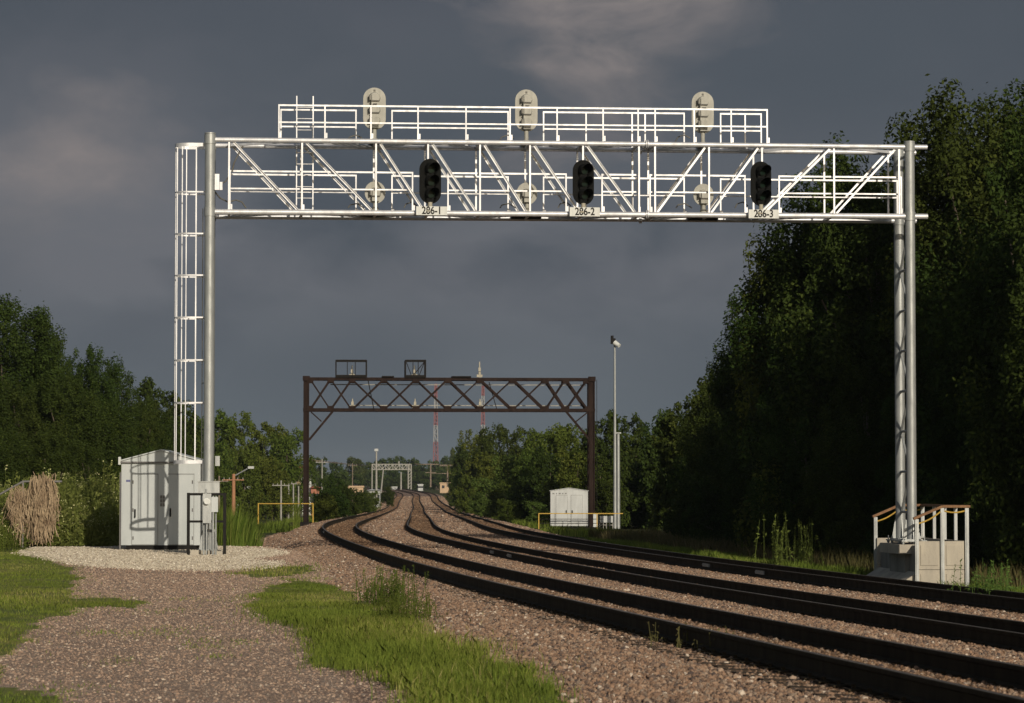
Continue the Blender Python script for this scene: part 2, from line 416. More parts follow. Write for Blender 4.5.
def fru(n, d0, d1, lo=-.2, hi=.2):
    """random ground points inside (slightly beyond) the view wedge, uniform per area"""
    Y = np.sqrt(RNG.random(n)*(d1*d1-d0*d0)+d0*d0); X = (RNG.random(n)*(hi-lo)+lo)*Y
    return X, Y
X, Y = fru(860000, 20, 92, -.22, .22); 
den = np.clip(1.25-Y/110,.25,1); k = RNG.random(len(X))<den; X, Y = X[k], Y[k]
Z = gz(X, Y); pad_, grass_, wild_, road_, o_ = maskset(X, Y, Z)
base = ~pad_&~grass_&~wild_
inbed = base & ~road_ & (o_>-8.6) & (o_<6.5)
rustd = np.full(len(X), 9.)
for t,(o0,_,_) in enumerate(TR):
    for sgn in (-1,1): rustd = np.minimum(rustd, np.abs(o_-(o0+sgn*G)))
inside = np.zeros(len(X),bool)
for (o0,_,_) in TR: inside |= np.abs(o_-o0)<G
nearrail = rustd<.12
rustp = inbed & ~nearrail & (RNG.random(len(X)) < np.where(inside,.72, np.clip(1.0-rustd/.5,0,.9)))
ston = inbed & ~nearrail & ~rustp
def sizes(n, m, s):
    b = np.clip(RNG.lognormal(0,.32,n),.5,2.2)*m
    return np.stack([b*(.8+.5*RNG.random(n)), b*(.7+.4*RNG.random(n)), b*(.45+.4*RNG.random(n))],1)*s
def P3(k, lift=.0): return np.stack([X[k],Y[k],Z[k]+lift],1)
sc = 1+ (Y-24)/160
def S(k, m): return sizes(k.sum(), m, 1)*sc[k][:,None]
stone_stuff('ballast_stones', P3(ston,.004), S(ston,.018), M['stone'], 'pinkish granite ballast stones beside and between the tracks')
stone_stuff('rusty_ballast', P3(rustp,.0), S(rustp,.017), M['stone_rust'], 'rust-brown stained ballast between and along the rails')
rd = base & ~(inbed) & (RNG.random(len(X))<.75)
X2, Y2 = None, None
stone_stuff('road_gravel', P3(rd,-.004), S(rd,.011), M['stone_road'], 'small brownish gravel on the service road left of the tracks')
n_ = 150000; Y = RNG.uniform(88,230,n_); X = cX(Y)+RNG.uniform(-9,6.6,n_); Z = gz(X,Y)
_a,_g,_w,_r,o_ = maskset(X,Y,Z); k = ~_w&~_a; ins = np.zeros(n_,bool); nr = np.zeros(n_,bool)
for (o0,_,_) in TR:
    ins |= np.abs(o_-o0)<G+.25
    for sgn in (-1,1): nr |= np.abs(o_-(o0+sgn*G))<.1
k &= ~nr
def farst(k, nm, m, mt, lb): stone_stuff(nm, np.stack([X[k],Y[k],Z[k]],1), sizes(k.sum(), m, 1)*(.8+(Y[k]-88)/140)[:,None], mt, lb)
farst(k&~ins,'far_ballast',.030,M['stone'],'granite ballast on the curve before the old bridge')
farst(k&ins,'far_rusty_ballast',.028,M['stone_rust'],'rust-brown ballast between the rails on the curve')
n_ = 60000; Y = RNG.uniform(225,700,n_); X = cX(Y)+RNG.uniform(-7.5,6.4,n_); Z = gz(X,Y); o_ = X-cX(Y); ins = np.zeros(n_,bool)
for (o0,_,_) in TR: ins |= np.abs(o_-o0)<G+.2
stone_stuff('distant_rusty_ballast', np.stack([X[ins],Y[ins],Z[ins]-.03],1), sizes((ins).sum(), .075, 1), M['stone_rust'], 'rust-brown ballast between the rails of the distant straight')
stone_stuff('distant_ballast', np.stack([X[~ins],Y[~ins],Z[~ins]-.02],1), sizes((~ins).sum(), .085, 1), M['stone'], 'ballast of the distant straight towards the horizon')
X, Y = fru(260000, 60, 98, -.2, -.07); Z = gz(X, Y); pp, py_ = proj(X,Y,Z)
pk = inpoly(pp+RNG.normal(0,4,len(X)), py_+RNG.normal(0,.9,len(X)), P_PAD)
stone_stuff('limestone_chips', np.stack([X[pk],Y[pk],Z[pk]],1), sizes(pk.sum(),.02,1), M['stone_pad'], 'pale limestone chips of the pad under the grey shelter')

# ------------------------------------------------------------------ blades
def blades(name, X, Y, h, w, mat, label, tint=None, lean=.35, cat='grass', parent=None, z=None):
    n = len(X); Z = gz(X, Y)-.02 if z is None else z; a = RNG.random(n)*6.283
    h = np.broadcast_to(h, (n,)).copy()*(.6+.6*RNG.random(n)); l = RNG.normal(0,lean,n)*h; la = RNG.random(n)*6.283
    dx, dy = np.cos(a)*w/2, np.sin(a)*w/2
    b = np.stack([X,Y,Z],1); d = np.stack([dx,dy,np.zeros(n)],1)
    mid = b+np.stack([np.cos(la)*l*.35, np.sin(la)*l*.35, h*.6],1); top = b+np.stack([np.cos(la)*l, np.sin(la)*l, h],1)
    V = np.stack([b-d, b+d, mid+d*.7, top, mid-d*.7],1).reshape(-1,3)
    t = RNG.random(n) if tint is None else tint
    o = quadmesh(name, V, n, mat, parent, t, per=5)
    return tag(o, label, cat, kind='stuff')
def gpts(n, d0, d1, lo, hi, poly, jx=9, jy=2.6):
    X, Y = fru(n, d0, d1, lo, hi); Z = gz(X,Y); px, py = wob(X,Y,Z); fz = (RNG.random(n)<.07); jx = np.where(fz,jx*3,jx); jy = np.where(fz,jy*3,jy)
    cl = vnoise(X*2.1,Y*1.7,5)+.6*vnoise(X*6,Y*5,7)
    k = inpoly(px+RNG.normal(0,jx,n), py+RNG.normal(0,jy,n), poly) & (RNG.random(n) < .55+.45*cl)
    return X[k], Y[k]
def tintf(X, Y): return np.clip(.45+.42*vnoise(X*.9,Y*.35,9)+RNG.normal(0,.2,len(X)),0,1)
X, Y = gpts(330000, 21, 62, -.10, .03, P_GRASS_C); 
pxx, pyy = proj(X,Y,gz(X,Y))
hh = .045+.085*sstep(590,640,pyy)+.05*np.clip(vnoise(X*1.3,Y*1.1,4),0,1)
blades('grass_patch', X, Y, hh, .008, M['grassb'], 'bright green grass patch between the gravel road and the nearest rail', tintf(X,Y))
X, Y = gpts(22000, 50, 75, -.11, -.05, P_GRASS_S, 9, 1.3)
blades('grass_strip', X, Y, .09, .013, M['grassb'], 'thin strip of low grass just right of the limestone pad', tintf(X,Y))
X, Y = gpts(330000, 22, 80, -.25, -.09, P_GRASS_L)
blades('grass_verge', X, Y, .05+.035*np.clip(vnoise(X*.9,Y*.5,3),0,1), .009, M['grassb'], 'low yellow-green grass along the left edge of the gravel road', tintf(X,Y))
# sparse weeds on the road
xs, ys_ = [], []
for (px, py, n_, sp) in [(160,631,260,1.0),(205,640,90,.6),(210,646,80,.5),(218,655,60,.4),(160,610,150,.9),(300,572,80,.6),(222,600,70,.7),(60,690,150,.7),(330,640,60,.4),(185,598,60,.6),(120,660,60,.6),(250,640,50,.4),(96,632,90,.5)]:
    D = F*1.78/(py-YH); p = at(px,py,D)
    xs.append(RNG.normal(p.x,sp*.28,n_)); ys_.append(RNG.normal(D,sp*.8,n_))
blades('road_weeds', np.concatenate(xs), np.concatenate(ys_), .05, .013, M['grassb'], 'scattered low weeds growing through the gravel road', cat='weeds')

# ------------------------------------------------------------------ TRACKS
rail_prof = [(-.075,-.195),(.075,-.195),(.075,-.18),(.012,-.16),(.012,-.05),(.037,-.038),(.037,-.004),(.030,0),(-.030,0),(-.037,-.004),(-.037,-.038),(-.012,-.05),(-.012,-.16),(-.075,-.18)]
ry = np.concatenate([np.arange(-30,20,4), np.arange(20,220,1.2), np.geomspace(222,1350,150)])
def offs(Y, o):
    X = cX(Y); dX = (cX(Y+.5)-cX(Y-.5)); L = np.hypot(dX,1)
    return X+o/L, Y-o*dX/L, dX
def rail_xyz(t, side, Y):
    o0, dz, se = TR[t]; o = o0+side*G; fade = np.clip((420-Y)/220,0,1)
    X, Yn, dX = offs(Y, o)
    Z = cZ(Y)+(dz-side*se)*fade
    return X, Yn, Z, dX
labels_t = ['nearest rusty railway track, closest to the gravel road','middle railway track of the three, between two pinkish ballast strips','farthest railway track, running beside the woods and concrete platform']
tie_proto = None
for t in range(3):
    x0, y0, z0, _ = rail_xyz(t, 0, np.array([40.]))
    root = empty('railway_track', (float(x0[0]), float(y0[0]), float(z0[0])), 0, labels_t[t], 'railway track', 'three parallel railway tracks')
    org = np.array([float(x0[0]), float(y0[0]), float(z0[0])])
    for side in (-1,1):
        X, Yn, Z, dX = rail_xyz(t, side, ry); th = np.arctan2(-dX,1)
        V = []; n = len(rail_prof)
        for i in range(len(ry)):
            c = math.cos(-th[i]); s = math.sin(-th[i])
            for (a,b) in rail_prof: V.append((X[i]+a*math.cos(th[i])-org[0], Yn[i]+a*math.sin(th[i])-org[1], Z[i]+b-org[2]))
        Fq = [(i*n+k, i*n+(k+1)%n, (i+1)*n+(k+1)%n, (i+1)*n+k) for i in range(len(ry)-1) for k in range(n)]
        o = mkmesh('rail', V, Fq, [M['railm'], M['railtop']], root)
        mi = [1 if k in (7,) else 0 for i in range(len(ry)-1) for k in range(n)]
        o.data.polygons.foreach_set('material_index', mi)
    # ties
    if tie_proto is None:
        mb = MB(); mb.b2(-1.3,1.3,-.115,.115,-.2,0)
        tie_me = mb.build('tie', M['tie'], root); tie_me.hide_render = False; tie_proto = tie_me.data
        bpy.data.objects.remove(tie_me)
    rest = MB(); cnt = 0
    Yt = 22.0
    while Yt < 330:
        X, Yn, Z, dX = rail_xyz(t, 0, np.array([Yt])); a = math.atan2(-float(dX[0]),1)
        tilt = math.atan2(-2*TR[t][2], 2*G)
        p = (float(X[0])-org[0]+random.uniform(-.03,.03), float(Yn[0])-org[1], float(Z[0])-.225-org[2])
        if cnt < 100:
            o = bpy.data.objects.new('tie', tie_proto); COL.objects.link(o); o.parent = root; o.location = p; o.rotation_euler = (0, -tilt, a)
        else:
            rest.box((p[0],p[1],p[2]-.1),(2.6,.23,.2), Matrix.Rotation(a,3,'Z'))
        cnt += 1; Yt += .5 if cnt<400 else .8
    tag(rest.build('ties', M['tie'], root), kind='stuff')
    mb = MB(); mb.box((0,0,0),(.36,.19,.014)); 
    for sx in (-.105,.105): mb.box((sx,.04,.02),(.035,.035,.04))
    if t == 0: pm = mb.build('tie_plate', M['railm'], root); plate_me = pm.data; bpy.data.objects.remove(pm)
    jb = MB(); cntp = 0; rest = MB()
    for Yt in np.arange(22.0, 80, .5):
        for side in (-1,1):
            X, Yn, Z, dX = rail_xyz(t, side, np.array([Yt])); a = math.atan2(-float(dX[0]),1)
            p = (float(X[0])-org[0],float(Yn[0])-org[1],float(Z[0])-.203-org[2])
            if cntp < 100:
                o = bpy.data.objects.new('tie_plate', plate_me); COL.objects.link(o); o.parent = root; o.location = p; o.rotation_euler = (0,0,a)
            else: rest.box(p,(.36,.19,.014),Matrix.Rotation(a,3,'Z'))
            cntp += 1
    tag(rest.build('tie_plates', M['railm'], root), kind='stuff')
    for (tt, side, Yj) in [(2,-1,66.5),(2,-1,73.5),(1,-1,82),(1,-1,87),(0,-1,118)]:
        if tt!=t: continue
        X, Yn, Z, dX = rail_xyz(t, side, np.array([Yj])); a = math.atan2(-float(dX[0]),1); R = Matrix.Rotation(a,3,'Z')
        p = Vector((float(X[0]),float(Yn[0]),float(Z[0])))-Vector(org)
        jb.box(p+R@Vector((-.03,0,-.095)),(.035,.9,.085),R); 
        for k in range(6): jb.box(p+R@Vector((-.055,-.36+k*.145,-.095)),(.03,.03,.03),R)
    if jb.V: jb.build('joint_bar', M['galv'], root)

# ------------------------------------------------------------------ NEAR SIGNAL BRIDGE
PL = at(208.5, 485, 72.0); PR = at(911.5, 485, 73.6)
TH = math.atan2(PR.y-PL.y, PR.x-PL.x); SPAN = math.hypot(PR.x-PL.x, PR.y-PL.y)
ub = Vector((math.cos(TH), math.sin(TH), 0)); vb = Vector((-math.sin(TH), math.cos(TH), 0))
O1 = Vector((PL.x, PL.y, 0))
def bl(x, y, v=0.0):
    """pixel -> local bridge coords on plane v"""
    rx, rz = ray(x, y); d = Vector((rx,1,rz)); c = Vector((0,0,CH))
    t = ((O1+vb*v-c).dot(vb))/(d.dot(vb)); p = c+d*t-O1
    return Vector((p.dot(ub), v, p.z))
def bw(l): return O1+ub*l[0]+vb*l[1]+Vector((0,0,l[2]))
W = 1.25
root = empty('signal_bridge', O1, TH, 'large white galvanised signal bridge spanning all three tracks in front', 'signal bridge')
gzl = gzf(O1.x, O1.y)
topf = [bl(214,139.6).z, bl(905,147).z]; botf = [bl(214,211.8).z, bl(905,216.3).z]
zt1 = sum(topf)/2; zb1 = sum(botf)/2
def lt(x, y, v=0): 
    p = bl(x, y, v); return p
UL = 0.0; UR = SPAN
# chords (slight camber tilt as photographed)
def ztop(u): return topf[0]+(topf[1]-topf[0])*u/SPAN
def zbot(u): return botf[0]+(botf[1]-botf[0])*u/SPAN
RP = .125
for v in (0, W):
    mb = MB(); mb.tube((RP if v==0 else RP,v,ztop(0)),(SPAN+.45,v,ztop(SPAN)),.062,16); mb.build('top_chord', M['alu'], root)
    mb = MB(); mb.tube((RP,v,zbot(0)),(SPAN+.45,v,zbot(SPAN)),.068,16); mb.build('bottom_chord', M['alu'], root)
# truss web
nl = [229,302,376,428,480,530,583,639]; nr = [655,709,762,834,899]
for v in (0, W):
    U = [bl(x,175).x for x in nl]; U2 = [bl(x,175).x for x in nr]
    for u in U+U2: MB().bar((u,v,zbot(u)+.06),(u,v,ztop(u)-.055),.042,.042).build('truss_vertical', M['alu'], root)
    for a, b in zip(U[:-1], U[1:]):
        MB().angle((a+.10,v,ztop(a)-.05),(b-.11,v,zbot(b)+.06),.048,.010,-1).build('truss_diagonal', M['alu'], root)
    for a, b in zip(U2[:-1], U2[1:]):
        MB().angle((a+.06,v,zbot(a)+.06),(b-.08,v,ztop(b)-.05),.048,.010,-1).build('truss_diagonal', M['alu'], root)
# cross bracing between front and back trusses, top and bottom, and splice flange
Uall = U+U2
for i, (a, b) in enumerate(zip(Uall[:-1], Uall[1:])):
    for zf in (ztop, zbot):
        mb = MB(); mb.bar((a,.06,zf(a)),(a,W-.06,zf(a)),.06)
        p, q = ((a,.06),(b,W-.06)) if i%2 else ((a,W-.06),(b,.06))
        mb.bar((p[0],p[1],zf(a)),(q[0],q[1],zf(b)),.06); mb.build('lateral_brace', M['alu'], root)
mb = MB(); us_ = bl(647,175).x
for v in (0,W):
    for zf in (ztop, zbot):
        for du in (-.02,.02): mb.tube((us_+du-.012,v,zf(us_)),(us_+du+.012,v,zf(us_)),.11,16)
mb.build('splice_flange', M['alu'], root)
# walkway grating on bottom chord & top walkway
mb = MB()
for k in range(6): mb.bar((.3,.3+k*.13,zbot(0)+.06),(SPAN-.3,.3+k*.13,zbot(SPAN)+.06),.03,.03)
for k in range(80): u = .35+k*(SPAN-.7)/79; mb.bar((u,.28,zbot(u)+.035),(u,.98,zbot(u)+.035),.02,.02)
mb.build('lower_walkway', M['galv'], root)
mb = MB(); ua, ub_ = bl(279,125).x, bl(767,125).x
for k in range(6): mb.bar((ua,.3+k*.13,ztop(ua)+.075),(ub_,.3+k*.13,ztop(ub_)+.075),.03,.03)
for k in range(60): u = ua+k*(ub_-ua)/59; mb.bar((u,.28,ztop(u)+.05),(u,.98,ztop(u)+.05),.02,.02)
mb.build('upper_walkway', M['galv'], root)
def guard(runs, v, ztopf, zmidf, posts, base, name, th=.022):
    mb = MB()
    for (a, b) in runs:
        A, B = bl(a,ztopf(a),v), bl(b,ztopf(b),v); mb.bar(A,B,.03,.042)
        A2, B2 = bl(a,zmidf(a),v), bl(b,zmidf(b),v); mb.bar(A2,B2,.03,.036)
        for x in [a,b]+[p for p in posts if a+4<p<b-4]:
            T = bl(x,ztopf(x),v); mb.bar((T.x,v,base(T.x)),(T.x,v,T.z+.02),th+.012,.04)
            mb.box((T.x+.04,v,base(T.x)+.08),(.04,.05,.13))
    return mb.build(name, M['alu'], root)
lin = lambda x0,y0,x1,y1: (lambda x: y0+(y1-y0)*(x-x0)/(x1-x0))
guard([(279,767)], 0, lin(279,105.2,767,110), lin(279,122.2,767,126.8), [325,371,418,466,510,557,603,638,655,694,731], lambda u: ztop(u)+.05, 'upper_guardrail')
guard([(281,356),(392,508),(543.5,684),(720.5,761)], W, lin(281,109.8,761,114.2), lin(281,126.5,761,131), [325,466,586,632,645,745], lambda u: ztop(u)+.05, 'upper_guardrail')
guard([(230,412.5),(448,566),(602,638),(650,745),(779,901)], .12, lin(230,171,901,177.5), lin(230,188.4,901,194.3), [302], lambda u: zbot(u)+.06, 'lower_guardrail')
guard([(230,356),(392,508),(543.5,684),(720.5,897)], W-.1, lin(230,174.3,897,181), lin(230,191.2,897,197.8), [302,586], lambda u: zbot(u)+.06, 'lower_guardrail')
# access ladder on the span
mb = MB()
L0, L1 = bl(296.8,96,W-.2), bl(313.2,96,W-.2); zbL = zbot(L0.x)+.05
mb.bar((L0.x,W-.2,zbL),(L0.x,W-.2,L0.z),.028,.05); mb.bar((L1.x,W-.2,zbL),(L1.x,W-.2,L0.z),.028,.05)
z = zbL+.12
while z < L0.z-.1: mb.tube((L0.x,W-.2,z),(L1.x,W-.2,z),.014,8); z += .285
mb.build('span_ladder', M['alu'], root)
# columns
def column(u, ztopc, zbase, name='column'):
    parts = []
    for v in (0, W):
        mb = MB(); mb.tube((u,v,zbase),(u,v,ztopc),RP,24); mb.tube((u,v,ztopc),(u,v,ztopc+.03),RP+.012,24)
        mb.box((u,v,zbase+.015),(.46,.46,.03))
        for a in range(4):
            dx, dy = [(1,0),(-1,0),(0,1),(0,-1)][a]
            mb.plate([(u+dx*RP,v+dy*RP,zbase+.03),(u+dx*(RP+.1),v+dy*(RP+.1),zbase+.03),(u+dx*(RP+.02),v+dy*(RP+.02),zbase+.5),(u+dx*RP,v+dy*RP,zbase+.5)],.015)
        parts.append(mb.build(name, M['galv'], root))
    mb = MB(); z = zbase+.7; k = 0; top = zbot(u)-.3; st = (top-z)/7
    for k in range(7):
        a, b = (.11, W-.11) if k%2 else (W-.11, .11)
        mb.bar((u,a,z+k*st),(u,b,z+(k+1)*st),.05,.03)
        mb.tube((u,.1,z+k*st),(u,W-.1,z+k*st),.035,10)
    mb.tube((u,.1,ztopc-.3),(u,W-.1,ztopc-.3),.035,10)
    mb.build('column_lacing', M['galv'], root)
    for v in (0, W):
        for zz in (ztop(u), zbot(u)):
            MB().tube((u,v,zz-.11),(u,v,zz+.11),RP+.016,20).build('chord_clamp', M['galv'], root)
zpl = bl(208,134).z
column(0, zpl, gzl+.1)
zslab = bl(912,545).z
column(SPAN, bl(911,142.5).z, zslab+.12)
# wind-brace knee at right column head
# cage ladder at left column
cu = bl(188,300,.45).x; rads = (-bl(174.5,300,.45).x+cu)
cv = .45; zc0 = bl(187,462,.45).z; zc1 = bl(187,146,.45).z
mb = MB(); hoops = [462,403,360.5,318,276,234.5,193,146]
for i, hy in enumerate(hoops):
    z = bl(187,hy,.45).z; hgt = .085 if i in (0,len(hoops)-1) else .035; n = 20
    P = []
    for k in range(n+1):
        a = PI/2+PI*k/n; P.append(Vector((cu+math.cos(a)*rads, cv+math.sin(a)*.34, z)))
    P = [Vector((-.05,cv+.34,z))]+P+[Vector((-.05,cv-.34,z))]
    for p, q in zip(P[:-1],P[1:]): mb.bar(p, q, .012, hgt)
mb.build('cage_hoops', M['alu'], root)
for a in (262,212,172,120):
    ar = math.radians(a); x_ = cu+math.cos(ar)*(rads-.012); y_ = cv+math.sin(ar)*.33
    MB().bar((x_,y_,zc0-.05),(x_,y_,zc1+.04),.022,.01).build('cage_bar', M['alu'], root)
x_ = bl(195.7,300,cv-.34).x; MB().bar((x_,cv-.325,zc0-.05),(x_,cv-.325,zc1+.04),.03,.012).build('cage_bar', M['alu'], root)
mb = MB(); zl = gzl+.25
for dv in (-.2,.2): mb.bar((-RP-.05,cv+dv,zl),(-RP-.05,cv+dv,zbot(0)+.1),.02,.05)
z = zl+.2
while z < zbot(0): mb.tube((-RP-.05,cv-.2,z),(-RP-.05,cv+.2,z),.013,8); z += .3
for z in (1.2,2.9,4.6,6.2): mb.bar((-RP-.05,cv-.2,z),(0,.05,z),.03)
mb.build('column_ladder', M['galv'], root)
# junction box on the column head and cable loops
mb = MB(); p0, p1 = bl(214.5,174,-.05), bl(219.5,190,-.05); mb.box(((p0.x+p1.x)/2,-.02,(p0.z+p1.z)/2),(.11,.14,p0.z-p1.z)); p2 = bl(221,186,-.05); mb.box((p2.x,-.02,p2.z),(.07,.1,.2)); mb.build('junction_box', M['alu'], root)
mb = MB()
def cable(pts, r=.017):
    P = [bl(x,y,v) for x,y,v in pts]; mb.path(P, r, 6)
cable([(215,192,.1),(220,198,.2),(228,202,.3),(236,200,.3),(242,202,.3),(246,208,.3)],.02)
cable([(232,172,.1),(234,163,.1),(238,155,.1),(243,146,.1)],.022)
cable([(221,184,.0),(226,181,.1),(229,176,.1)])
for x in (350,502,678):
    cable([(x-3,140-.0+.007*(x-350),.9),(x,137,.9),(x+6,135,.9),(x+12,138,.9)])
    cable([(x-2,208,.9),(x,205,.9),(x+7,203.5,.9),(x+14,208,.9)])
for x in (404,558,735):
    cable([(x,208,.5),(x+2,204,.5),(x+8,202,.5),(x+13,206,.5)])
mb.build('cables', M['sigdark'], root)
mb = MB()
for x0,x1,y0,y1 in ((360,389,214,217.5),(511,540,216,219.5),(687,716,217,221)):
    a, b = bl(x0,y0,W), bl(x1,y1,W); mb.b2(a.x,b.x,W-.35,W+.25,b.z,a.z)
mb.build('mounting_plates', M['darkst'], root)
# left column foot: concrete block pair, box, meter, conduits
mb = MB(); 
for v in (0,W): mb.box((0,v,gzl-.02),(.62,.62,.26))
mb.build('footing', M['conc'], root)
a, b = bl(198,482,-.32), bl(219.5,493.6,-.32)
mb = MB(); mb.b2(a.x,b.x,-.42,-.14,b.z,a.z); mb.box(((a.x+b.x)/2,-.28,a.z+.01),((b.x-a.x)+.03,.32,.02)); mb.build('wire_box', M['galv'], root)
mb = MB()
mb.tube((bl(215,450,.0).x+.02,.06,bl(218,465,0).z),(bl(215,450,.0).x+.02,.06,bl(218,457,0).z),.001,4)
c_ = bl(217.5,461,-.0); mb.box((c_.x,.0,c_.z),(.11,.12,.24)); mb.build('side_box', M['galv'], root)

# meter frame (own thing)
fr = empty('meter_stand', bw((0,-.75,gzl)), TH, 'black steel utility frame holding a round electric meter beside the left column', 'meter frame')
def fl(x,y,v=-.75): 
    p = bl(x,y,v); return Vector((p.x, p.y+.75, p.z-gzl))
mb = MB(); A = fl(188.5,494); B = fl(224.8,494); zlo = fl(188,558).z
for q in (A,B): mb.bar((q.x,0,min(zlo,-.05)),(q.x,0,A.z+.03),.075,.075)
mb.build('frame_post', M['black'], fr)
mb = MB(); mb.bar((A.x+.038,0,A.z-.005),(B.x-.038,0,A.z-.005),.06,.06); zz = fl(188,521.5).z; mb.bar((A.x+.038,0,zz),(B.x-.038,0,zz),.05,.055)
mb.build('frame_rail', M['black'], fr)
mb = MB(); a = fl(203,493.5); b = fl(211.2,523); mb.b2(a.x,b.x,-.17,-.032,b.z,a.z); mb.build('meter_box', M['galv'], fr)
c_ = fl(206.8,501.5); mb = MB(); mb.tube((c_.x,-.172,c_.z),(c_.x,-.27,c_.z),.065,20); mb.tube((c_.x,-.172,c_.z),(c_.x,-.2,c_.z),.085,20); mb.build('meter', M['plate'], fr)
mb = MB()
for x, y0, y1, v, r in ((206.5,523,557,-.08,.018),(213.2,496,557,-.1,.028),(216,496,557,-.02,.02),(203.8,523,556,.0,.022)):
    mb.tube((fl(x,y0).x,v,fl(x,y0).z),(fl(x,y0).x,v,-.05),r,10)
mb.tube((fl(206,470).x,-.09,A.z-.03),(fl(206,470).x,-.09,A.z+.12),.02,8)
mb.build('conduit', M['galv'], fr)
a = fl(211.5,497); b = fl(218,512); mb = MB(); mb.b2(a.x,b.x,-.14,-.032,b.z,a.z); mb.build('breaker_box', M['chain'], fr)
mb = MB(); mb.box((fl(194.5,550).x,.0,.03),(.2,.2,.2)); mb.box((fl(220,550).x,.15,.02),(.16,.3,.16)); mb.build('block', M['conc'], fr)

# ------------------------------------------------------------------ signals
def stadium(w, h, n=10):
    r = w/2; P = []
    for k in range(n+1): a = PI*k/n; P.append((math.cos(a)*r, h/2-r+math.sin(a)*r))
    for k in range(n+1): a = PI+PI*k/n; P.append((math.cos(a)*r, -(h/2-r)+math.sin(a)*r))
    return P
def front_signal(loc, label):
    """origin at base of stub; faces -y"""
    r = empty('railway_signal', loc, TH+math.radians(15), label, 'railway signal', 'black three-lamp signals facing the camera')
    W_, H_ = .56, 1.12; zc = .20+H_/2
    mb = MB(); mb.tube((0,0,0),(0,0,.24),.055,14); mb.tube((0,0,.05),(0,0,.11),.085,14); mb.box((0,0,.015),(.26,.2,.03)); mb.build('mast_stub', M['cream'], r)
    mb = MB(); mb.prism([(x,z+zc) for x,z in stadium(W_,H_,14)], -.012, .012); mb.build('backplate', M['visor'], r)
    mb = MB(); mb.b2(-.13,.13,.012,.2,zc-.45,zc+.45); mb.build('housing', M['visor'], r)
    for k in (1,0,-1):
        z = zc+k*.31
        mb = MB(); n = 18; L = .40; rr = .152
        a0, a1 = -50, 230
        outer = []; 
        for i in range(n+1):
            a = math.radians(a0+(a1-a0)*i/n); ca, sa = math.cos(a), math.sin(a)
            ln = L*(.55+.45*max(0,sa+.35)/1.35)
            outer.append((Vector((ca*rr,-.012,z+sa*rr)), Vector((ca*rr*.96,-.012-ln,z+sa*rr*.96-.02))))
        vs = []; 
        for p, q in outer: vs += [p, q, Vector((p.x*.95,p.y,z+(p.z-z)*.95)), Vector((q.x*.95,q.y,z+(q.z-z)*.95))]
        fs = []
        for i in range(n):
            a, b = i*4, i*4+4
            fs += [(a,b,b+1,a+1),(a+2,a+3,b+3,b+2),(a+1,b+1,b+3,a+3)]
        mb.add(vs, fs, True); v_ = mb.build('visor', M['visor'], r)
        mb = MB(); mb.tube((0,-.02,z),(0,-.05,z),.105,20); mb.build('lens', M['lens'], v_)
    return r
def rear_signal(loc, label, tall=True, group='grey signal backs above the upper walkway'):
    r = empty('railway_signal', loc, TH+math.radians(3), label, 'railway signal', group)
    W_, H_ = (.57, 1.07) if tall else (.52, .56)
    zc = (.36 if tall else .24)+H_/2
    mb = MB(); mb.tube((0,0,0),(0,0,.42 if tall else .3),.055,14); mb.tube((0,0,.06),(0,0,.14),.09,14); mb.box((0,0,.015),(.28,.2,.03)); mb.build('mast_stub', M['sigback'], r)
    mb = MB(); mb.prism([(x,z+zc) for x,z in stadium(W_,H_,14)], -.012, .012); mb.build('backplate', M['sigback'], r)
    ks = (.27,-.03,-.3) if tall else (-.02,)
    mb = MB()
    for k in ks: mb.tube((0,-.012,zc+k),(0,-.14,zc+k),.15,18,.12); mb.box((0,-.16,zc+k),(.16,.06,.16))
    mb.b2(-.09,.09,-.15,-.012,zc-H_/2+.05,zc+(H_/2-.2 if tall else .1))
    mb.build('housing', M['sigback'], r)
    bx = []
    for k in ks: bx += [((-.13,-.13,zc+k+.0),(.035,.08,.13)), ((0,-.192,zc+k-.085),(.2,.012,.022))]
    bx.append(((0,-.196,zc+.10*(1 if tall else .5)),(.1,.02,.03)))
    if tall: bx += [((0,-.014,zc+.46),(.05,.012,.05)), ((0,-.014,zc+.36),(.07,.012,.015))]
    for c_, z_ in bx: MB().box(c_, z_).build('latch', M['sigdark'], r)
    mb = MB()
    mb.bar((0,.012,zc),(0,.3,zc),.14); mb.build('hood', M['visor'], r)
    return r
names = ['left','middle','right']
for i, (x, yb) in enumerate(((430,208),(583,210.5),(760.5,212.5))):
    u = bl(x, 200, -.05).x; p = bw((u, -.12, zbot(u)+.02))
    front_signal(p, ['black three-lamp signal above the plate reading 286-1','black three-lamp signal above the plate reading 286-2','black three-lamp signal above the plate reading 286-3'][i])
for i, x in enumerate((374.5,526.5,703)):
    u = bl(x,120,W-.15).x
    rear_signal(bw((u, W-.1, ztop(u)+.06)), ['grey oval signal back standing above the upper walkway near the ladder end','grey oval signal back standing above the upper walkway at mid span','grey oval signal back above the upper walkway nearest the woods'][i])
    u = bl(x+.7,190,W-.15).x
    rear_signal(bw((u, W-.1, zbot(u)+.10)), ['round grey signal back inside the truss left of the 286-1 signal','round grey signal back inside the truss between signals 286-1 and 286-2','round grey signal back inside the truss left of the 286-3 signal'][i], False, 'round grey signal backs inside the truss')
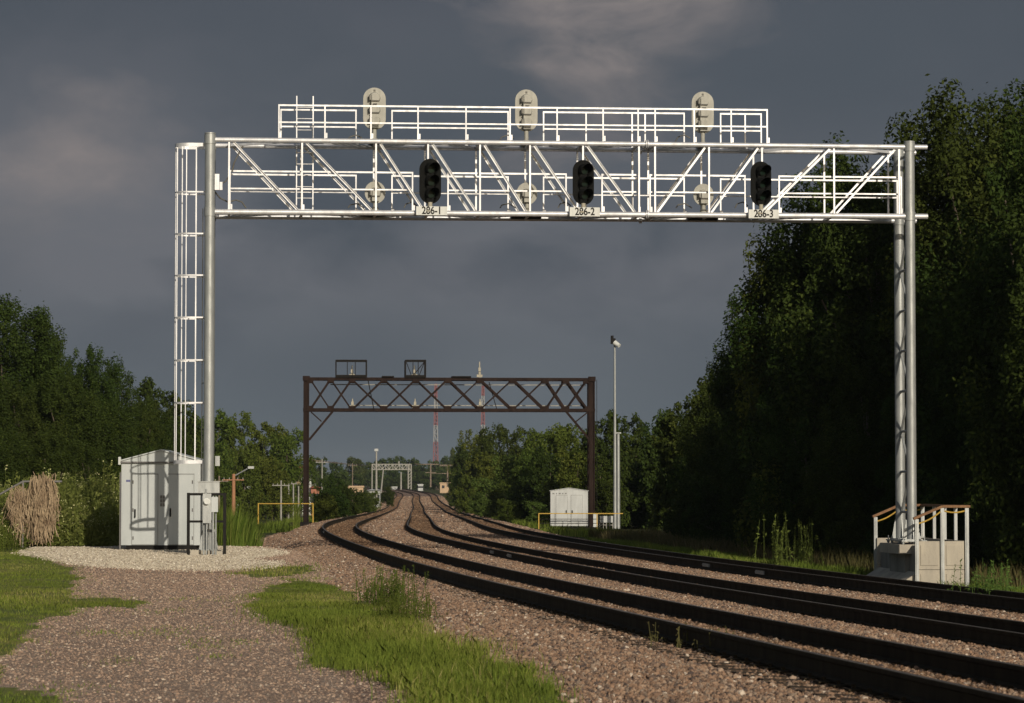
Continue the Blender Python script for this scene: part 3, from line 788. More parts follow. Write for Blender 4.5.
def textmesh(s, size, sx, mat, parent, name='number_text'):
    cu_ = bpy.data.curves.new('t','FONT'); cu_.body = s; cu_.size = size; cu_.align_x='CENTER'; cu_.align_y='CENTER'; cu_.extrude = .003; cu_.offset = size*.022
    o = bpy.data.objects.new('t', cu_); COL.objects.link(o)
    dg = bpy.context.evaluated_depsgraph_get(); me = bpy.data.meshes.new_from_object(o.evaluated_get(dg))
    bpy.data.objects.remove(o)
    me.transform(Matrix.Rotation(PI/2,4,'X') @ Matrix.Diagonal((sx,1,1,1))); me.name = name
    me.materials.clear(); me.materials.append(mat)
    t = bpy.data.objects.new(name, me); COL.objects.link(t); t.parent = parent; return t
for i, (x0,x1,y0,y1,s) in enumerate(((416,447,206.6,215.6,'286-1'),(569.3,599.5,207.6,216.8,'286-2'),(748,778,209.8,218.8,'286-3'))):
    a, b = bl(x0,y0,-.12), bl(x1,y1,-.12); c = (a+b)/2
    r = empty('number_plate', bw((c.x,-.21,c.z)), TH, 'white number plate with black digits reading '+s, 'sign', 'number plates under the signals')
    mb = MB(); mb.b2(a.x-c.x,b.x-c.x,-.008,.008,b.z-c.z,a.z-c.z); mb.bar((0,.008,0),(0,.2,-.0),.05); mb.build('plate', M['plate'], r)
    t = textmesh(s, .26, .82, M['letters'], r); t.location = (0,-.012,0)

# ------------------------------------------------------------------ grey shelter
SY = 76.6
def box_shelter(xl, xr, ytop, ybot, D, rz, depth, mats, label, group=None, peak=None, zb=None):
    a = at(xl, ytop, D); b = at(xr, ybot, D); w = b.x-a.x; zb_ = b.z if zb is None else zb; h = a.z-zb_
    r = empty('equipment_shelter', ((a.x+b.x)/2, D, zb_), rz, label, 'shelter', group)
    x0, x1 = -w/2, w/2; pk = .2 if peak is None else peak
    zz0 = .06; mb = MB(); mb.add([(x0,0,zz0),(x1,0,zz0),(x1,0,h),(0,0,h+pk),(x0,0,h),(x0,depth,zz0),(x1,depth,zz0),(x1,depth,h),(0,depth,h+pk),(x0,depth,h)],
        [(0,1,2,3,4),(9,8,7,6,5),(0,4,9,5),(1,6,7,2)]); mb.build('wall', mats[0], r)
    mb = MB()
    for s in (-1,1):
        e = .03
        mb.plate([(0,-.05,h+pk+.02),(s*(w/2+.05),-.05,h+.02-.05*pk/(w/2)),(s*(w/2+.05),depth+.05,h+.02-.05*pk/(w/2)),(0,depth+.05,h+pk+.02)][::s],.03)
    mb.build('roof', mats[0], r)
    return r, w, h, pk
r, w, h, pk = box_shelter(121.5,200,461,547.5,SY,0,1.9,[M['chain']],'grey metal equipment shelter with striped ladder shadows beside the left column', peak=.27)
# doors
def sp(x,y): 
    p = at(x,y,SY); return p.x-r.location.x, p.z-r.location.z
for (xa,xb,ya,yb) in ((132,157.8,474.5,544.5),(168,193.8,474.5,544.5)):
    (x0,z0),(x1,z1) = sp(xa,yb), sp(xb,ya)
    mb = MB(); mb.b2(x0,x1,-.022,-.002,z0,z1); d = mb.build('door', M['chain'], r)
    mb = MB(); mb.b2(x0-.015,x1+.015,-.010,-.0015,z1+.004,z1+.02); mb.b2(x0-.012,x0-.004,-.006,-.0015,z0,z1); mb.b2(x1+.004,x1+.012,-.006,-.0015,z0,z1); mb.b2(x0-.01,x1+.01,-.006,-.0015,z0-.012,z0-.004); mb.build('seam', M['case_dark'], d)
for hx, hz in ((135.2,513),(170.5,512)):
    x_, z_ = sp(hx,hz); mb = MB(); mb.box((x_,-.04,z_),(.035,.03,.2)); mb.box((x_,-.055,z_-.09),(.03,.03,.06)); mb.build('handle', M['darkst'], r)
for hx in (133.2,192.6):
    for hy in (482,510,538):
        x_, z_ = sp(hx,hy); MB().box((x_,-.028,z_),(.03,.012,.09)).build('hinge', M['case_dark'], r)
mb = MB()
for j in range(3):
    for i in range(2):
        x_, z_ = sp(161.2+i*2.6, 497+j*3.9); mb.box((x_,-.008,z_),(.055,.012,.085))
        for q in range(3): mb.box((x_,-.018,z_-.028+q*.026),(.055,.012,.006))
mb.build('vent', M['case_dark'], r)
x_, z_ = sp(128.3,480.8); mb = MB(); mb.box((x_,-.004,z_),(.11,.006,.055)); mb.build('badge', worn('blue_badge',(.05,.07,.22),(.12,.13,.25),8,.5), r)
x0, z0 = sp(122,462.3); x1, _ = sp(174,462); mb = MB(); mb.b2(x0-.03,x1,-.07,-.04,z0-.02,z0+.02); mb.b2(x1,sp(193,460)[0],-.06,-.04,z0-.01,z0+.03); mb.build('drip_rail', M['case_dark'], r)
mb = MB(); x_,z_ = sp(121,458.5); mb.box((x_-.03,-.02,z_-.06),(.06,.1,.2)); mb.build('gutter_bracket', M['plate'], r)
mb = MB(); x_,z_ = sp(120.5,485); mb.box((x_-.01,.1,h*.42),(.04,.1,h*.9)); mb.build('side_channel', M['case_dark'], r)
mb = MB(); mb.b2(-w/2+.12,w/2-.1,.05,1.85,-.14,0.055); mb.build('skid_shadow', M['black'], r)  # skid coloured black so the gap under the wall reads as shadow

# ------------------------------------------------------------------ right concrete platform
pr = empty('concrete_platform', bw((SPAN,0,gzf(PR.x,PR.y))), TH, 'pale concrete retaining platform with brown handrails at the right column foot', 'platform')
gp = pr.location.z
def pf(x,y,v):
    p = bl(x,y,v); return Vector((p.x-SPAN, v, p.z-gp))
vf, vk = -1.35, 3.2
uL = (pf(916.5,540,vf).x); uR = pf(966.5,540,vf).x; uM = pf(942,540,vf).x
zw = pf(942,541.2,vf).z; zlo = -.5
mb = MB()
for a, b in ((uL,uM),(uM,uR)):
    for (z0,z1) in ((zlo,zw*.36),(zw*.36+.012,zw)):
        mb.b2(a+.012,b-.012,vf,vf+.11,z0,z1)
        mb.b2(a+.1,b-.1,vf-.02,vf,z0+.1 if z0>0 else .06,z1-.1)
mb.build('front_panel', M['conc'], pr)
mb = MB()
for a, b in ((uL,uM),(uM,uR)):
    for (z0,z1) in ((zlo,zw*.36),(zw*.36+.012,zw)): mb.b2(a+.012,b-.012,vk,vk+.11,z0,z1)
mb.build('back_panel', M['conc'], pr)
mb = MB()
for (z0,z1) in ((zlo,zw*.36),(zw*.36+.012,zw)): mb.b2(uR-.05,uR+.06,vf+.13,vk-.02,z0,z1)
mb.build('side_panel', M['conc'], pr)
mb = MB(); mb.b2(uL+.1,uR-.06,vf+.12,vk-.03,zlo,zw-.12); mb.build('fill', M['conc2'], pr)
zr0 = pf(916.5,517.5,vf).z; zr1 = pf(942,506.4,vf).z
for v in (vf-.03, vk+.13):
    for u, zt_ in ((uL,zr0-.04),(uM,zr1-.04),(uR,zr1-.04)):
        mb = MB(); mb.b2(u-.045,u+.045,v-.035,v+.035,zlo,zt_); mb.b2(u-.02,u+.02,v-.05,v-.035,.1,zt_-.1); mb.build('post', M['galv'], pr)
    mb = MB(); mb.bar((uL-.08,v,zr0-.03),(uM,v,zr1),.11,.06); mb.bar((uM,v,zr1),(uR+.08,v,zr1),.11,.06); mb.build('handrail', M['wood'], pr)
    mb = MB()
    n = 8
    for a, b, z0, z1 in ((uL,uM,zr0-.16,zr1-.1),(uM,uR,zr1-.1,zr1-.1)):
        P = [Vector((a+(b-a)*k/n, v, z0+(z1-z0)*k/n-.05*math.sin(PI*k/n))) for k in range(n+1)]; mb.path(P,.022,6)
    mb.build('safety_chain', M['yellow'], pr)
mb = MB(); mb.bar((uR,vf+.02,zr1),(uR,vk+.1,zr1),.11,.06); mb.build('handrail', M['wood'], pr)
for k in range(1,4):
    v = vf+(vk-vf)*k/4; mb = MB(); mb.b2(uR-.03,uR+.045,v-.04,v+.04,zw,zr1-.03); mb.build('post', M['white'], pr)
# slab cap, pier, ramp
zc = zslab-gp
zs0 = pf(892,561,-.42).z
mb = MB(); us0 = pf(898.5,550,-.42).x; mb.b2(us0,.6,-.42,W+.5,zc-.09-.12,zc+.02+.0); mb.build('slab', M['conc'], pr)
mb = MB(); mb.b2(us0+.22,.5,-.15,W+.3,zlo,zc-.215); mb.build('pier', M['conc2'], pr)
mb = MB(); x0 = 0
mb.add([(us0-.9,vf+.1,zlo+.1),(us0-.9,vk,zlo+.1),(us0+.3,vk,.34),(us0+.3,vf+.1,.34),(us0-.9,vf+.1,-.6),(us0-.9,vk,-.6),(us0+.25,vk,-.6),(us0+.25,vf+.1,-.6)],
   [(3,2,1,0),(0,1,5,4),(0,4,7,3),(1,2,6,5),(2,3,7,6),(4,5,6,7)]); mb.build('ramp', M['conc'], pr)
# base plate, bolts on slab
mb = MB(); mb.b2(-.32,.32,-.3,W+.3,zc+.09,zc+.12)
for v in (-.22,.22,W-.22,W+.22):
    for u in (-.27,.27): mb.tube((u,v,zc+.02),(u,v,zc+.22),.018,8); mb.tube((u,v,zc+.04),(u,v,zc+.09),.04,6)
mb.build('anchor_plate', M['galv'], pr)

# ------------------------------------------------------------------ OLD BRIDGE (second)
D2 = 185.
P2L = at(306,485,D2); P2R = at(592,485,D2+1.2); T2 = math.atan2(P2R.y-P2L.y,P2R.x-P2L.x); S2 = math.hypot(P2R.x-P2L.x,P2R.y-P2L.y)
O2 = Vector((P2L.x,P2L.y,0))
r2 = empty('old_signal_bridge', O2, T2, 'dark rusty steel truss bridge farther down the tracks with X bracing', 'signal bridge')
u2 = Vector((math.cos(T2),math.sin(T2),0)); v2 = Vector((-math.sin(T2),math.cos(T2),0))
def b2l(x,y,v=0):
    rx, rz = ray(x,y); d = Vector((rx,1,rz)); c = Vector((0,0,CH)); t = ((O2+v2*v-c).dot(v2))/(d.dot(v2)); p = c+d*t-O2
    return Vector((p.dot(u2),v,p.z))
zt2 = b2l(450,379).z; zb2 = b2l(450,410).z; W2 = 1.3
for v in (0,W2):
    mb = MB(); mb.bar((-.2,v,zt2),(S2+.2,v,zt2),.14,.17); mb.build('top_chord', M['rustst'], r2)
    mb = MB(); mb.bar((-.2,v,zb2),(S2+.2,v,zb2),.14,.2); mb.build('bottom_chord', M['rustst'], r2)
nd = [b2l(x,395).x for x in (310,330.6,352,384,416,448,480,513,545.5,566,588)]
for v in (0,W2):
    mb = MB(); gs = MB()
    for i, (a,b) in enumerate(zip(nd[:-1],nd[1:])):
        wa, wb = (.13,.08) if (i<5)==(v==0) else (.08,.13)
        mb.bar((a,v-.03,zb2),(b,v-.03,zt2),.05,.12 if i<5 else .07); mb.bar((a,v+.03,zt2),(b,v+.03,zb2),.05,.07 if i<5 else .12)
    for a in nd: gs.box((a,v-.075,zt2-.1),(.42,.02,.3)); gs.box((a,v-.075,zb2+.08),(.42,.02,.34))
    mb.build('diagonal_bracing', M['rustst'], r2); gs.build('gusset_plates', M['rustst'], r2)
mb = MB()
for a,b in zip(nd[:-1],nd[1:]):
    for z in (zt2,zb2): mb.bar((a,0,z),(b,W2,z),.06); mb.bar((a,0,z),(a,W2,z),.06)
mb.build('lateral_bracing', M['rustst'], r2)
mb = MB(); mb.bar((nd[1],W2+.1,zt2-.32),(nd[-1],W2+.1,zt2-.32),.05,.06); mb.bar((nd[2],W2+.1,zb2+.32),(nd[-1],W2+.1,zb2+.32),.05,.06); mb.build('walkway_rail', M['pole_pale'], r2)
for u in (0,S2):
    zg = gzf(*(O2+u2*u).xy)-.1
    mb = MB()
    for v in (0,W2):
        mb.bar((u-.15,v,zg),(u-.15,v,zt2),.06,.2); mb.bar((u+.15,v,zg),(u+.15,v,zt2),.06,.2); mb.bar((u,v,zg),(u,v,zt2),.28,.03)
    z = zg
    while z < zb2-1: mb.bar((u,0,z),(u,W2,z+1),.06); mb.bar((u,W2,z),(u,0,z+1),.06); z += 1
    mb.box((u,0,zt2+.02),(.45,.3,.3)); mb.build('post', M['rustst'], r2)
for (xa,ya,xb,yb,xc,yc,xd,yd) in ((333,411,309,440,311,412,321.5,421.5),(565.7,411,590.6,441,588,412,576,421.5)):
    mb = MB(); p,q = b2l(xa,ya),b2l(xb,yb); mb.bar(p,q,.14); p,q = b2l(xc,yc),b2l(xd,yd); mb.bar(p,q,.08); mb.build('knee_brace', M['rustst'], r2)
mb = MB(); mb.bar((S2+.32,.1,-1),(S2+.32,.1,zt2),.03); mb.bar(b2l(368,380,-.12),b2l(374,410,-.12),.06); mb.bar(b2l(489,382,.3),b2l(497,410,.3),.05); mb.build('conduit', M['darkst'], r2)
mb = MB()
for xa,xb in ((382,394),(452,471)): p,q = b2l(xa,377),b2l(xb,377); mb.b2(p.x,q.x,-.2,W2+.2,zt2+.09,zt2+.18)
mb.build('deck_plate', M['darkst'], r2)
# signal cages and heads on it
def cage(x0,x1,y0,y1,cross,label):
    a, b = b2l(x0,y1),b2l(x1,y0); w = b.x-a.x; h = b.z-(zt2+.09)
    p = O2+u2*((a.x+b.x)/2)+v2*(W2/2)+Vector((0,0,zt2+.09)); r = empty('signal_cage', p, T2, label, 'railing', 'black railing cages on the old bridge')
    mb = MB()
    for sx in (-w/2,w/2):
        for sy in (-.8,.8): mb.bar((sx,sy,0),(sx,sy,h),.07)
    for z in (.08,h):
        for sy in (-.8,.8): mb.bar((-w/2,sy,z),(w/2,sy,z),.06,.08 if z>.5 else .14)
        for sx in (-w/2,w/2): mb.bar((sx,-.8,z),(sx,.8,z),.06)
    for sx in (-w*.13,w*.13): mb.bar((sx,-.8,0),(sx,-.8,h),.045)
    if cross: mb.bar((-w/2,-.8,h),(-w*.2,-.8,.1),.045); mb.bar((w/2,-.8,h),(-w*.13,-.8,.1),.045); mb.bar((w/2,.8,h),(w*.2,.8,.1),.045)
    mb.build('railing', M['darkst'], r); mb = MB(); mb.b2(-w/2,w/2,-.8,.8,-.04,.03); mb.build('deck', M['darkst'], r)
cage(336,366.5,360.5,379,False,'wide black railing cage on top of the old bridge nearest its left post')
cage(405.5,425.5,360.5,379,True,'narrow black railing cage with crossed bars on the old bridge')
def smallsig(x, zbase, hh, label, grp):
    p = O2+u2*b2l(x,400,.5).x+v2*.5+Vector((0,0,zbase)); r = empty('old_signal', p, T2, label, 'railway signal', grp)
    mb = MB(); mb.tube((0,0,0),(0,0,hh*.35),.11,12,.08); mb.box((0,0,.1),(.36,.2,.16)); mb.build('base', M['cream'], r)
    mb = MB(); mb.tube((0,0,hh*.3),(0,0,hh),.05,10,.035); mb.box((0,-.08,hh*.5),(.15,.15,.22)); mb.build('mast', M['cream'], r)
for i,(x,l) in enumerate(((352,'under the wide cage'),(414.5,'under the narrow cage'),(479.5,'under the bare mast'))):
    smallsig(x, zt2+.12, .75 if i<2 else 1.0, ['small cream signal fitting inside the wide railing cage','small cream signal fitting inside the narrow railing cage','cream signal mast standing bare on top of the old bridge'][i], 'cream signal fittings on the old bridge')
    smallsig(x+.5, zb2+.12, .6, 'small cream signal fitting on the lower chord '+l, 'cream signal fittings on the old bridge')

# platforms by the old bridge
def platform(x0,x1,xh0,xh1,yd,yr,D,label,posts):
    a = at(x0,yd,D); b = at(x1,yd,D); zr = at(x0,yr,D).z; r = empty('steel_platform', (a.x,D,a.z), 0, label, 'platform', 'steel platforms beside the old bridge')
    mb = MB(); mb.b2(0,b.x-a.x,-.1,2.2,-.2,0); mb.b2(.2,b.x-a.x-.2,.3,.5,-.45,-.2); mb.build('deck', M['darkst'], r)
    h0 = at(xh0,yr,D).x-a.x; h1 = at(xh1,yr,D).x-a.x; hz = zr-a.z
    mb = MB(); mb.bar((h0,-.08,hz),(h1,-.08,hz),.05,.055); 
    for p in posts: px_ = at(p,yr,D).x-a.x; mb.bar((px_,-.08,-.1),(px_,-.08,hz),.065)
    mb.build('handrail', M['yellow'], r)
    mb = MB()
    for f in (.3,.6): mb.bar((max(h0,0),-.08,hz*f),(min(h1,b.x-a.x),-.08,hz*f),.04)
    for k in range(1,4): xx = (b.x-a.x)*k/4; mb.bar((xx,-.08,0),(xx,-.08,hz),.03)
    mb.build('guard_bars', M['darkst'], r); return r
platform(290,313,258,313.5,522.5,503.6,182,'dark steel platform with yellow rail left of the old bridge',[258.5,313.2])
platform(539,603,538.5,623,527.5,513.5,180,'dark steel platform with yellow rail under the white shelter',[538.8,597])
mb = MB(); 
r, w, h, pk = box_shelter(550.5,588,491,527,181.2,0,2.0,[M['white']],'white equipment shelter on the platform under the old bridge\'s right post', peak=.17)
for s in (-1,1):
    mb = MB(); c = s*w*.2; mb.b2(c-w*.15,c+w*.15,-.03,-.002,h*.1,h*.88); d = mb.build('door', M['white'], r)
    mb = MB(); mb.b2(c-w*.155,c-w*.15,-.02,-.002,h*.1,h*.88); mb.b2(c+w*.15,c+w*.155,-.02,-.002,h*.1,h*.88); mb.b2(c-w*.155,c+w*.155,-.02,-.002,h*.88,h*.888); mb.build('seam', M['case_dark'], d)
    mb = MB(); mb.box((c-s*w*.12,-.05,h*.42),(.06,.05,.2)); mb.build('handle', M['darkst'], r)
mb = MB()
for k,wd in enumerate((.12,.05,.12,.06,.1)): mb.box((-w*.42+k*.19,-.01,h*.93),(wd,.012,.06))
mb.build('lettering', M['case_dark'], r)
mb = MB(); mb.b2(-w/2-.02,-w/2,-.02,2,0,h); mb.build('corner_trim', M['darkst'], r)
# antenna pole + short pole + white cabinet
def polething(name, x, y0, y1, D, r0, r1, mat, label, cat, group=None, sink=.3):
    a = at(x,y0,D); b = at(x,y1,D); r = empty(name, (b.x,D,b.z), 0, label, cat, group)
    mb = MB(); mb.tube((0,0,-sink),(0,0,a.z-b.z),r0,12,r1); mb.build('pole', mat, r); return r, a.z-b.z
r, h_ = polething('antenna_pole',615,342,524,184,.11,.06,M['galv'],'tall thin grey pole with a camera head right of the old bridge','pole')
mb = MB(); mb.tube((0,-.1,h_-.05),(.28,-.3,h_-.25),.17,12,.13); mb.build('dish', M['plate'], r); mb = MB(); mb.box((-.1,0,h_+.05),(.3,.3,.35)); mb.tube((-.16,0,h_+.2),(-.16,0,h_+.4),.09,8); mb.build('camera_head', M['black'], r)
r, h_ = polething('short_pole',618.3,433,524,184.6,.12,.10,M['galv'],'shorter grey pole standing right against the tall antenna pole','pole')
mb = MB(); mb.box((0,0,h_),(.35,.35,.08)); mb.build('cap', M['galv'], r)
a = at(600,516,186); b = at(613,528,186); r = empty('utility_cabinet',((a.x+b.x)/2,186,b.z),0,'small white cabinet with pipes at the foot of the antenna pole','cabinet')
w_ = b.x-a.x; hh_ = a.z-b.z
mb = MB(); mb.b2(-w_/2,w_/2,0,.5,hh_*.45,hh_); mb.build('cabinet_body', M['white'], r)
mb = MB()
for k in range(5): mb.bar((-w_/2+w_*k/4,.1,-.1),(-w_/2+w_*k/4,.1,hh_*.45),.06)
mb.bar((-w_/2,.1,hh_*.25),(w_/2,.1,hh_*.25),.05); mb.build('legs', M['pole_pale'], r)
a = at(593.3,514,182.5); b = at(597.8,527.5,182.5); r = empty('relay_box',((a.x+b.x)/2,182.5,b.z),0,'narrow grey box on the platform right of the rusty post','box')
mb = MB(); w_ = b.x-a.x; mb.b2(-w_/2,w_/2,0,.3,0,a.z-b.z); mb.build('box_body', M['chain'], r); mb = MB(); mb.b2(-w_/2-.02,w_/2+.02,-.03,.33,a.z-b.z,a.z-b.z+.04); mb.build('lid', M['chain'], r)

# ------------------------------------------------------------------ third, far bridge
D3 = 1000.
a = at(372,485,D3); b = at(409.5,485,D3); r3 = empty('far_signal_bridge',(a.x,D3,0),0,'tiny pale signal bridge far away over the tracks at the horizon','signal bridge')
w3 = b.x-a.x; zt3 = at(400,464.3,D3).z; zb3 = at(400,469.5,D3).z
for z,nm in ((zt3,'top_chord'),(zb3,'bottom_chord')):
    mb = MB(); 
    for v in (0,2): mb.bar((0,v,z),(w3+.4,v,z),.3)
    mb.build(nm, M['pole_pale'], r3)
mb = MB(); n = 11
for k in range(n):
    x0, x1 = w3*k/n, w3*(k+1)/n
    mb.bar((x0,0,zb3),(x1,0,zt3),.22) if k%2 else mb.bar((x0,0,zt3),(x1,0,zb3),.22); mb.bar((x1,0,zb3),(x1,0,zt3),.2)
    mb.bar((x0,2,zb3),(x1,2,zt3),.2)
mb.build('web', M['pole_pale'], r3)
mb = MB(); mb.tube((0,0,0),(0,0,zt3),.22,10); mb.build('post', M['pole_pale'], r3)
mb = MB()
for du in (-.45,.55): mb.tube((w3+du,0,0),(w3+du,0,zt3),.22,10)
for k in range(7): mb.bar((w3-.45,0,k*zb3/7),(w3+.55,0,(k+1)*zb3/7),.18)
mb.build('post', M['pole_pale'], r3)
for x in (399,):
    mb = MB(); p = at(x,461,D3).x-a.x; mb.box((p,0,zt3+.6),(.35,.3,1.0)); mb.build('signal_head', M['pole_pale'], r3)

# ------------------------------------------------------------------ radio towers
def tower(x, yb, ytop, D, bands, wb, wt, label):
    a = at(x,yb,D); t = at(x,ytop,D); r = empty('radio_tower',(a.x,D,a.z-8),0,label,'tower','red and white radio towers'); h = t.z-a.z+8
    def wid(z): return wb+(wt-wb)*z/h
    ys = [b_[0] for b_ in bands]+[ytop]
    for i,(yb_,col) in enumerate(bands):
        z0 = 0 if i==0 else at(x,ys[i],D).z-a.z+8; z1 = at(x,ys[i+1],D).z-a.z+8
        mb = MB(); n = max(2,int((z1-z0)/3.5))
        for sx,sy in ((-1,-1),(1,-1),(0,1)):
            mb.bar((sx*wid(z0)/2,sy*wid(z0)/2,z0),(sx*wid(z1)/2,sy*wid(z1)/2,z1),.42)
        for k in range(n):
            za, zb_ = z0+(z1-z0)*k/n, z0+(z1-z0)*(k+1)/n; s = 1 if k%2 else -1
            mb.bar((-s*wid(za)/2,-wid(za)/2,za),(s*wid(zb_)/2,-wid(zb_)/2,zb_),.26); mb.bar((-wid(zb_)/2,-wid(zb_)/2,zb_),(wid(zb_)/2,-wid(zb_)/2,zb_),.22)
            mb.bar((s*wid(za)/2,wid(za)/2,za),(-s*wid(zb_)/2,wid(zb_)/2,zb_),.24)
        mb.build('tower_section', M['redp'] if col=='r' else M['whitep'], r)
    return r, a
tower(435.8,458,384,1500,[(458,'r'),(442,'w'),(425.5,'r'),(412,'w'),(398,'r')],2.6,1.0,'red and white lattice radio tower left of the conifer on the horizon')
r, a = tower(483,446,386,1500,[(446,'w'),(425,'r'),(411,'w'),(396,'r')],2.3,1.0,'red and white radio tower with dishes rising behind the bushy treetops')
mb = MB(); 
for x,y in ((481,435),(483,438),(484.5,441)): p = at(x,y,1497)-Vector(r.location); mb.tube(p,p+Vector((0,-1.2,0)),.9,14)
mb.build('dish', M['whitep'], r)

# ------------------------------------------------------------------ houses and poles far left
def house(x0,x1,ytop,ybot,D,wall,roof,label,pitch=.35,flat=False):
    a = at(x0,ytop,D); b = at(x1,ybot,D); w = b.x-a.x; zg = gzf(a.x,D); h = a.z-zg; r = empty('house',((a.x+b.x)/2,D,zg),0,label,'building'); d = w*.8
    mb = MB(); mb.b2(-w/2,w/2,0,d,0,h); mb.build('wall', wall, r)
    if flat: mb = MB(); mb.b2(-w/2-.15,w/2+.15,-.15,d+.15,h+.003,h+.3); mb.build('roof', roof, r)
    else:
        rh = w*pitch; mb = MB(); mb.add([(-w/2-.3,-.4,h+.003),(w/2+.3,-.4,h+.003),(w/2+.3,d+.4,h+.003),(-w/2-.3,d+.4,h+.003),(-w/2*.6,d/2,h+rh),(w/2*.6,d/2,h+rh)],[(0,1,5,4),(1,2,5),(2,3,4,5),(3,0,4),(3,2,1,0)]); mb.build('roof', roof, r)
    n = max(2,int(w/2.5))
    for k in range(n):
        mb = MB(); c = -w/2+w*(k+.5)/n; mb.b2(c-.4,c+.4,-.04,-.002,h*.5,h*.5+min(1.1,h*.3)); mb.build('window', M['glass'], r)
    return r
house(295,306,470,500,430,M['tan'],M['roofr'],'tan house with a red roof behind the row of thin poles')
house(301,311,476,500,400,M['white'],M['roofg'],'pale house just right of the old bridge\'s left post',.3)
house(311,319,488,505,380,M['brick'],M['roofr'],'small red brick building right of the old bridge\'s left post',.2)
house(348,363,487.5,500,520,M['tan'],M['tan'],'low tan building beyond the dark bushes, left of the white shed',flat=True)
house(368.5,380,490.5,500,470,M['white'],M['white'],'small white shed beside the far lamp pole',.12)
house(236,250,484,506,330,M['chain'],M['roofg'],'pale grey house behind the tall green reeds',.3)
house(440,453,483.5,489,900,M['tan'],M['tan'],'tiny tan building at the horizon right of the tracks',flat=True)
house(418,423,485,489.5,950,M['white'],M['white'],'tiny white trackside cabin under the horizon trees',flat=True)
house(390,397,487.5,490.5,980,M['white'],M['white'],'low white building under the far signal bridge',flat=True)
def utilpole(x,y0,y1,D,mat,label,cross=True,lamp=0,grp='thin utility poles left of the old bridge',rad=.11):
    r, h = polething('utility_pole',x,y0,y1,D,rad,rad*.7,mat,label,'pole',grp, sink=3)
    if cross:
        mb = MB(); mb.bar((-.9,-.12,h-.5),(.9,-.12,h-.5),.09); mb.build('crossarm', mat, r)
        mb = MB()
        for k in (-.8,-.35,.35,.8): mb.tube((k,-.12,h-.455),(k,-.12,h-.3),.04,8)
        mb.build('insulator', M['pole_pale'], r)
    if lamp:
        mb = MB(); mb.bar((0,0,h-.2),(lamp*1.3,-.3,h+.5),.09); mb.build('lamp_arm', M['galv'], r); mb = MB(); mb.box((lamp*1.5,-.3,h+.55),(.5,.3,.2)); mb.build('lamp_head', M['white'], r)
    return r
u_ = utilpole(233.5,474,506,250,M['rust_pipe'],'orange-brown utility pole with a street lamp behind the reeds',True,1,None,.2)
utilpole(219,476,506,280,M['utility'],'dark utility pole just right of the left column',True,0,None)
for i,(x,y0) in enumerate(((281,480.5),(288.5,479),(293.3,484),(298.5,486),(301.5,484),(308.5,481))):
    utilpole(x,y0,506,300+i*12,M['pole_pale'],['first pale pole from the left in the row behind the yellow rail','second pale pole from the left in the row behind the yellow rail','third pale pole from the left in the row behind the yellow rail','fourth pale pole in the row, just left of the rusty post','fifth pale pole in the row, touching the rusty post on its left','pale pole just right of the rusty post'][i],i in (0,1,5))
utilpole(322,459,490,420,M['pole_pale'],'pale utility pole with a crossarm right of the rusty post',True)
utilpole(352.5,463,492,600,M['utility'],'dark utility pole above the low tan building',True)
r,h = polething('lamp_pole',376.3,450,499,470,.2,.12,M['pole_pale'],'tall pale pole with a lamp beside the white shed','pole')
mb = MB(); mb.box((0,0,h),(.6,.5,.4)); mb.build('lamp_head', M['white'], r)
polething('leaning_pole',381,469,492,800,.22,.16,M['pole_pale'],'pale pole under the left end of the far bridge','pole')[0].rotation_euler = (0,.10,0)
polething('bare_post',401,472,491,970,.3,.2,M['pole_pale'],'pale bare post under the middle of the far bridge','pole')
for i,(x,y0,y1) in enumerate(((430.6,463.5,486),(447.5,465,486))):
    r,h = polething('power_pole',x,y0,y1,850,.25,.2,M['utility'],['left pole of the power line pair near the horizon','right pole of the power line pair near the horizon'][i],'pole','power line poles near the horizon')
    mb = MB(); mb.bar((-2.2,0,h-.2),(2.2,0,h-.2),.22); mb.bar((-1.5,0,h*.6),(1.5,0,h*.6),.18); mb.build('crossarm', M['utility'], r)
mb = MB(); P = [at(415,464,850),at(430.6,464.6,850),at(447.5,464.8,850),at(470,465.5,850)]; mb.path(P,.07,5); P = [at(430.6,473.5,850),at(447.5,473.5,850)]; mb.path(P,.07,5); tag(mb.build('power_line', M['utility']),'thin power lines strung between the pair of horizon poles','wire')
mb = MB()
for dy in (0,3.5): 
    P = [at(300,458.5+dy*.5,420),at(322,461+dy*.3,420),at(352,464.5,600),at(372,466,700)]; mb.path(P,.05,5)
tag(mb.build('overhead_wire', M['utility']),'overhead wires leading right from the pale utility pole','wire')
def marker(x,y0,y1,D,label,grp=None):
    r,h = polething('marker_post',x+1,y0,y1,D,.03,.03,M['pole_pale'],label,'marker',grp); mb = MB(); mb.box((-.05,-.04,h),(.22,.02,.3)); mb.build('sign_plate', M['white'], r)
marker(340.5,498.5,512,230,'little white marker sign on a thin post left of the curve')
marker(385,494,501,520,'tiny white marker right of the far lamp pole')

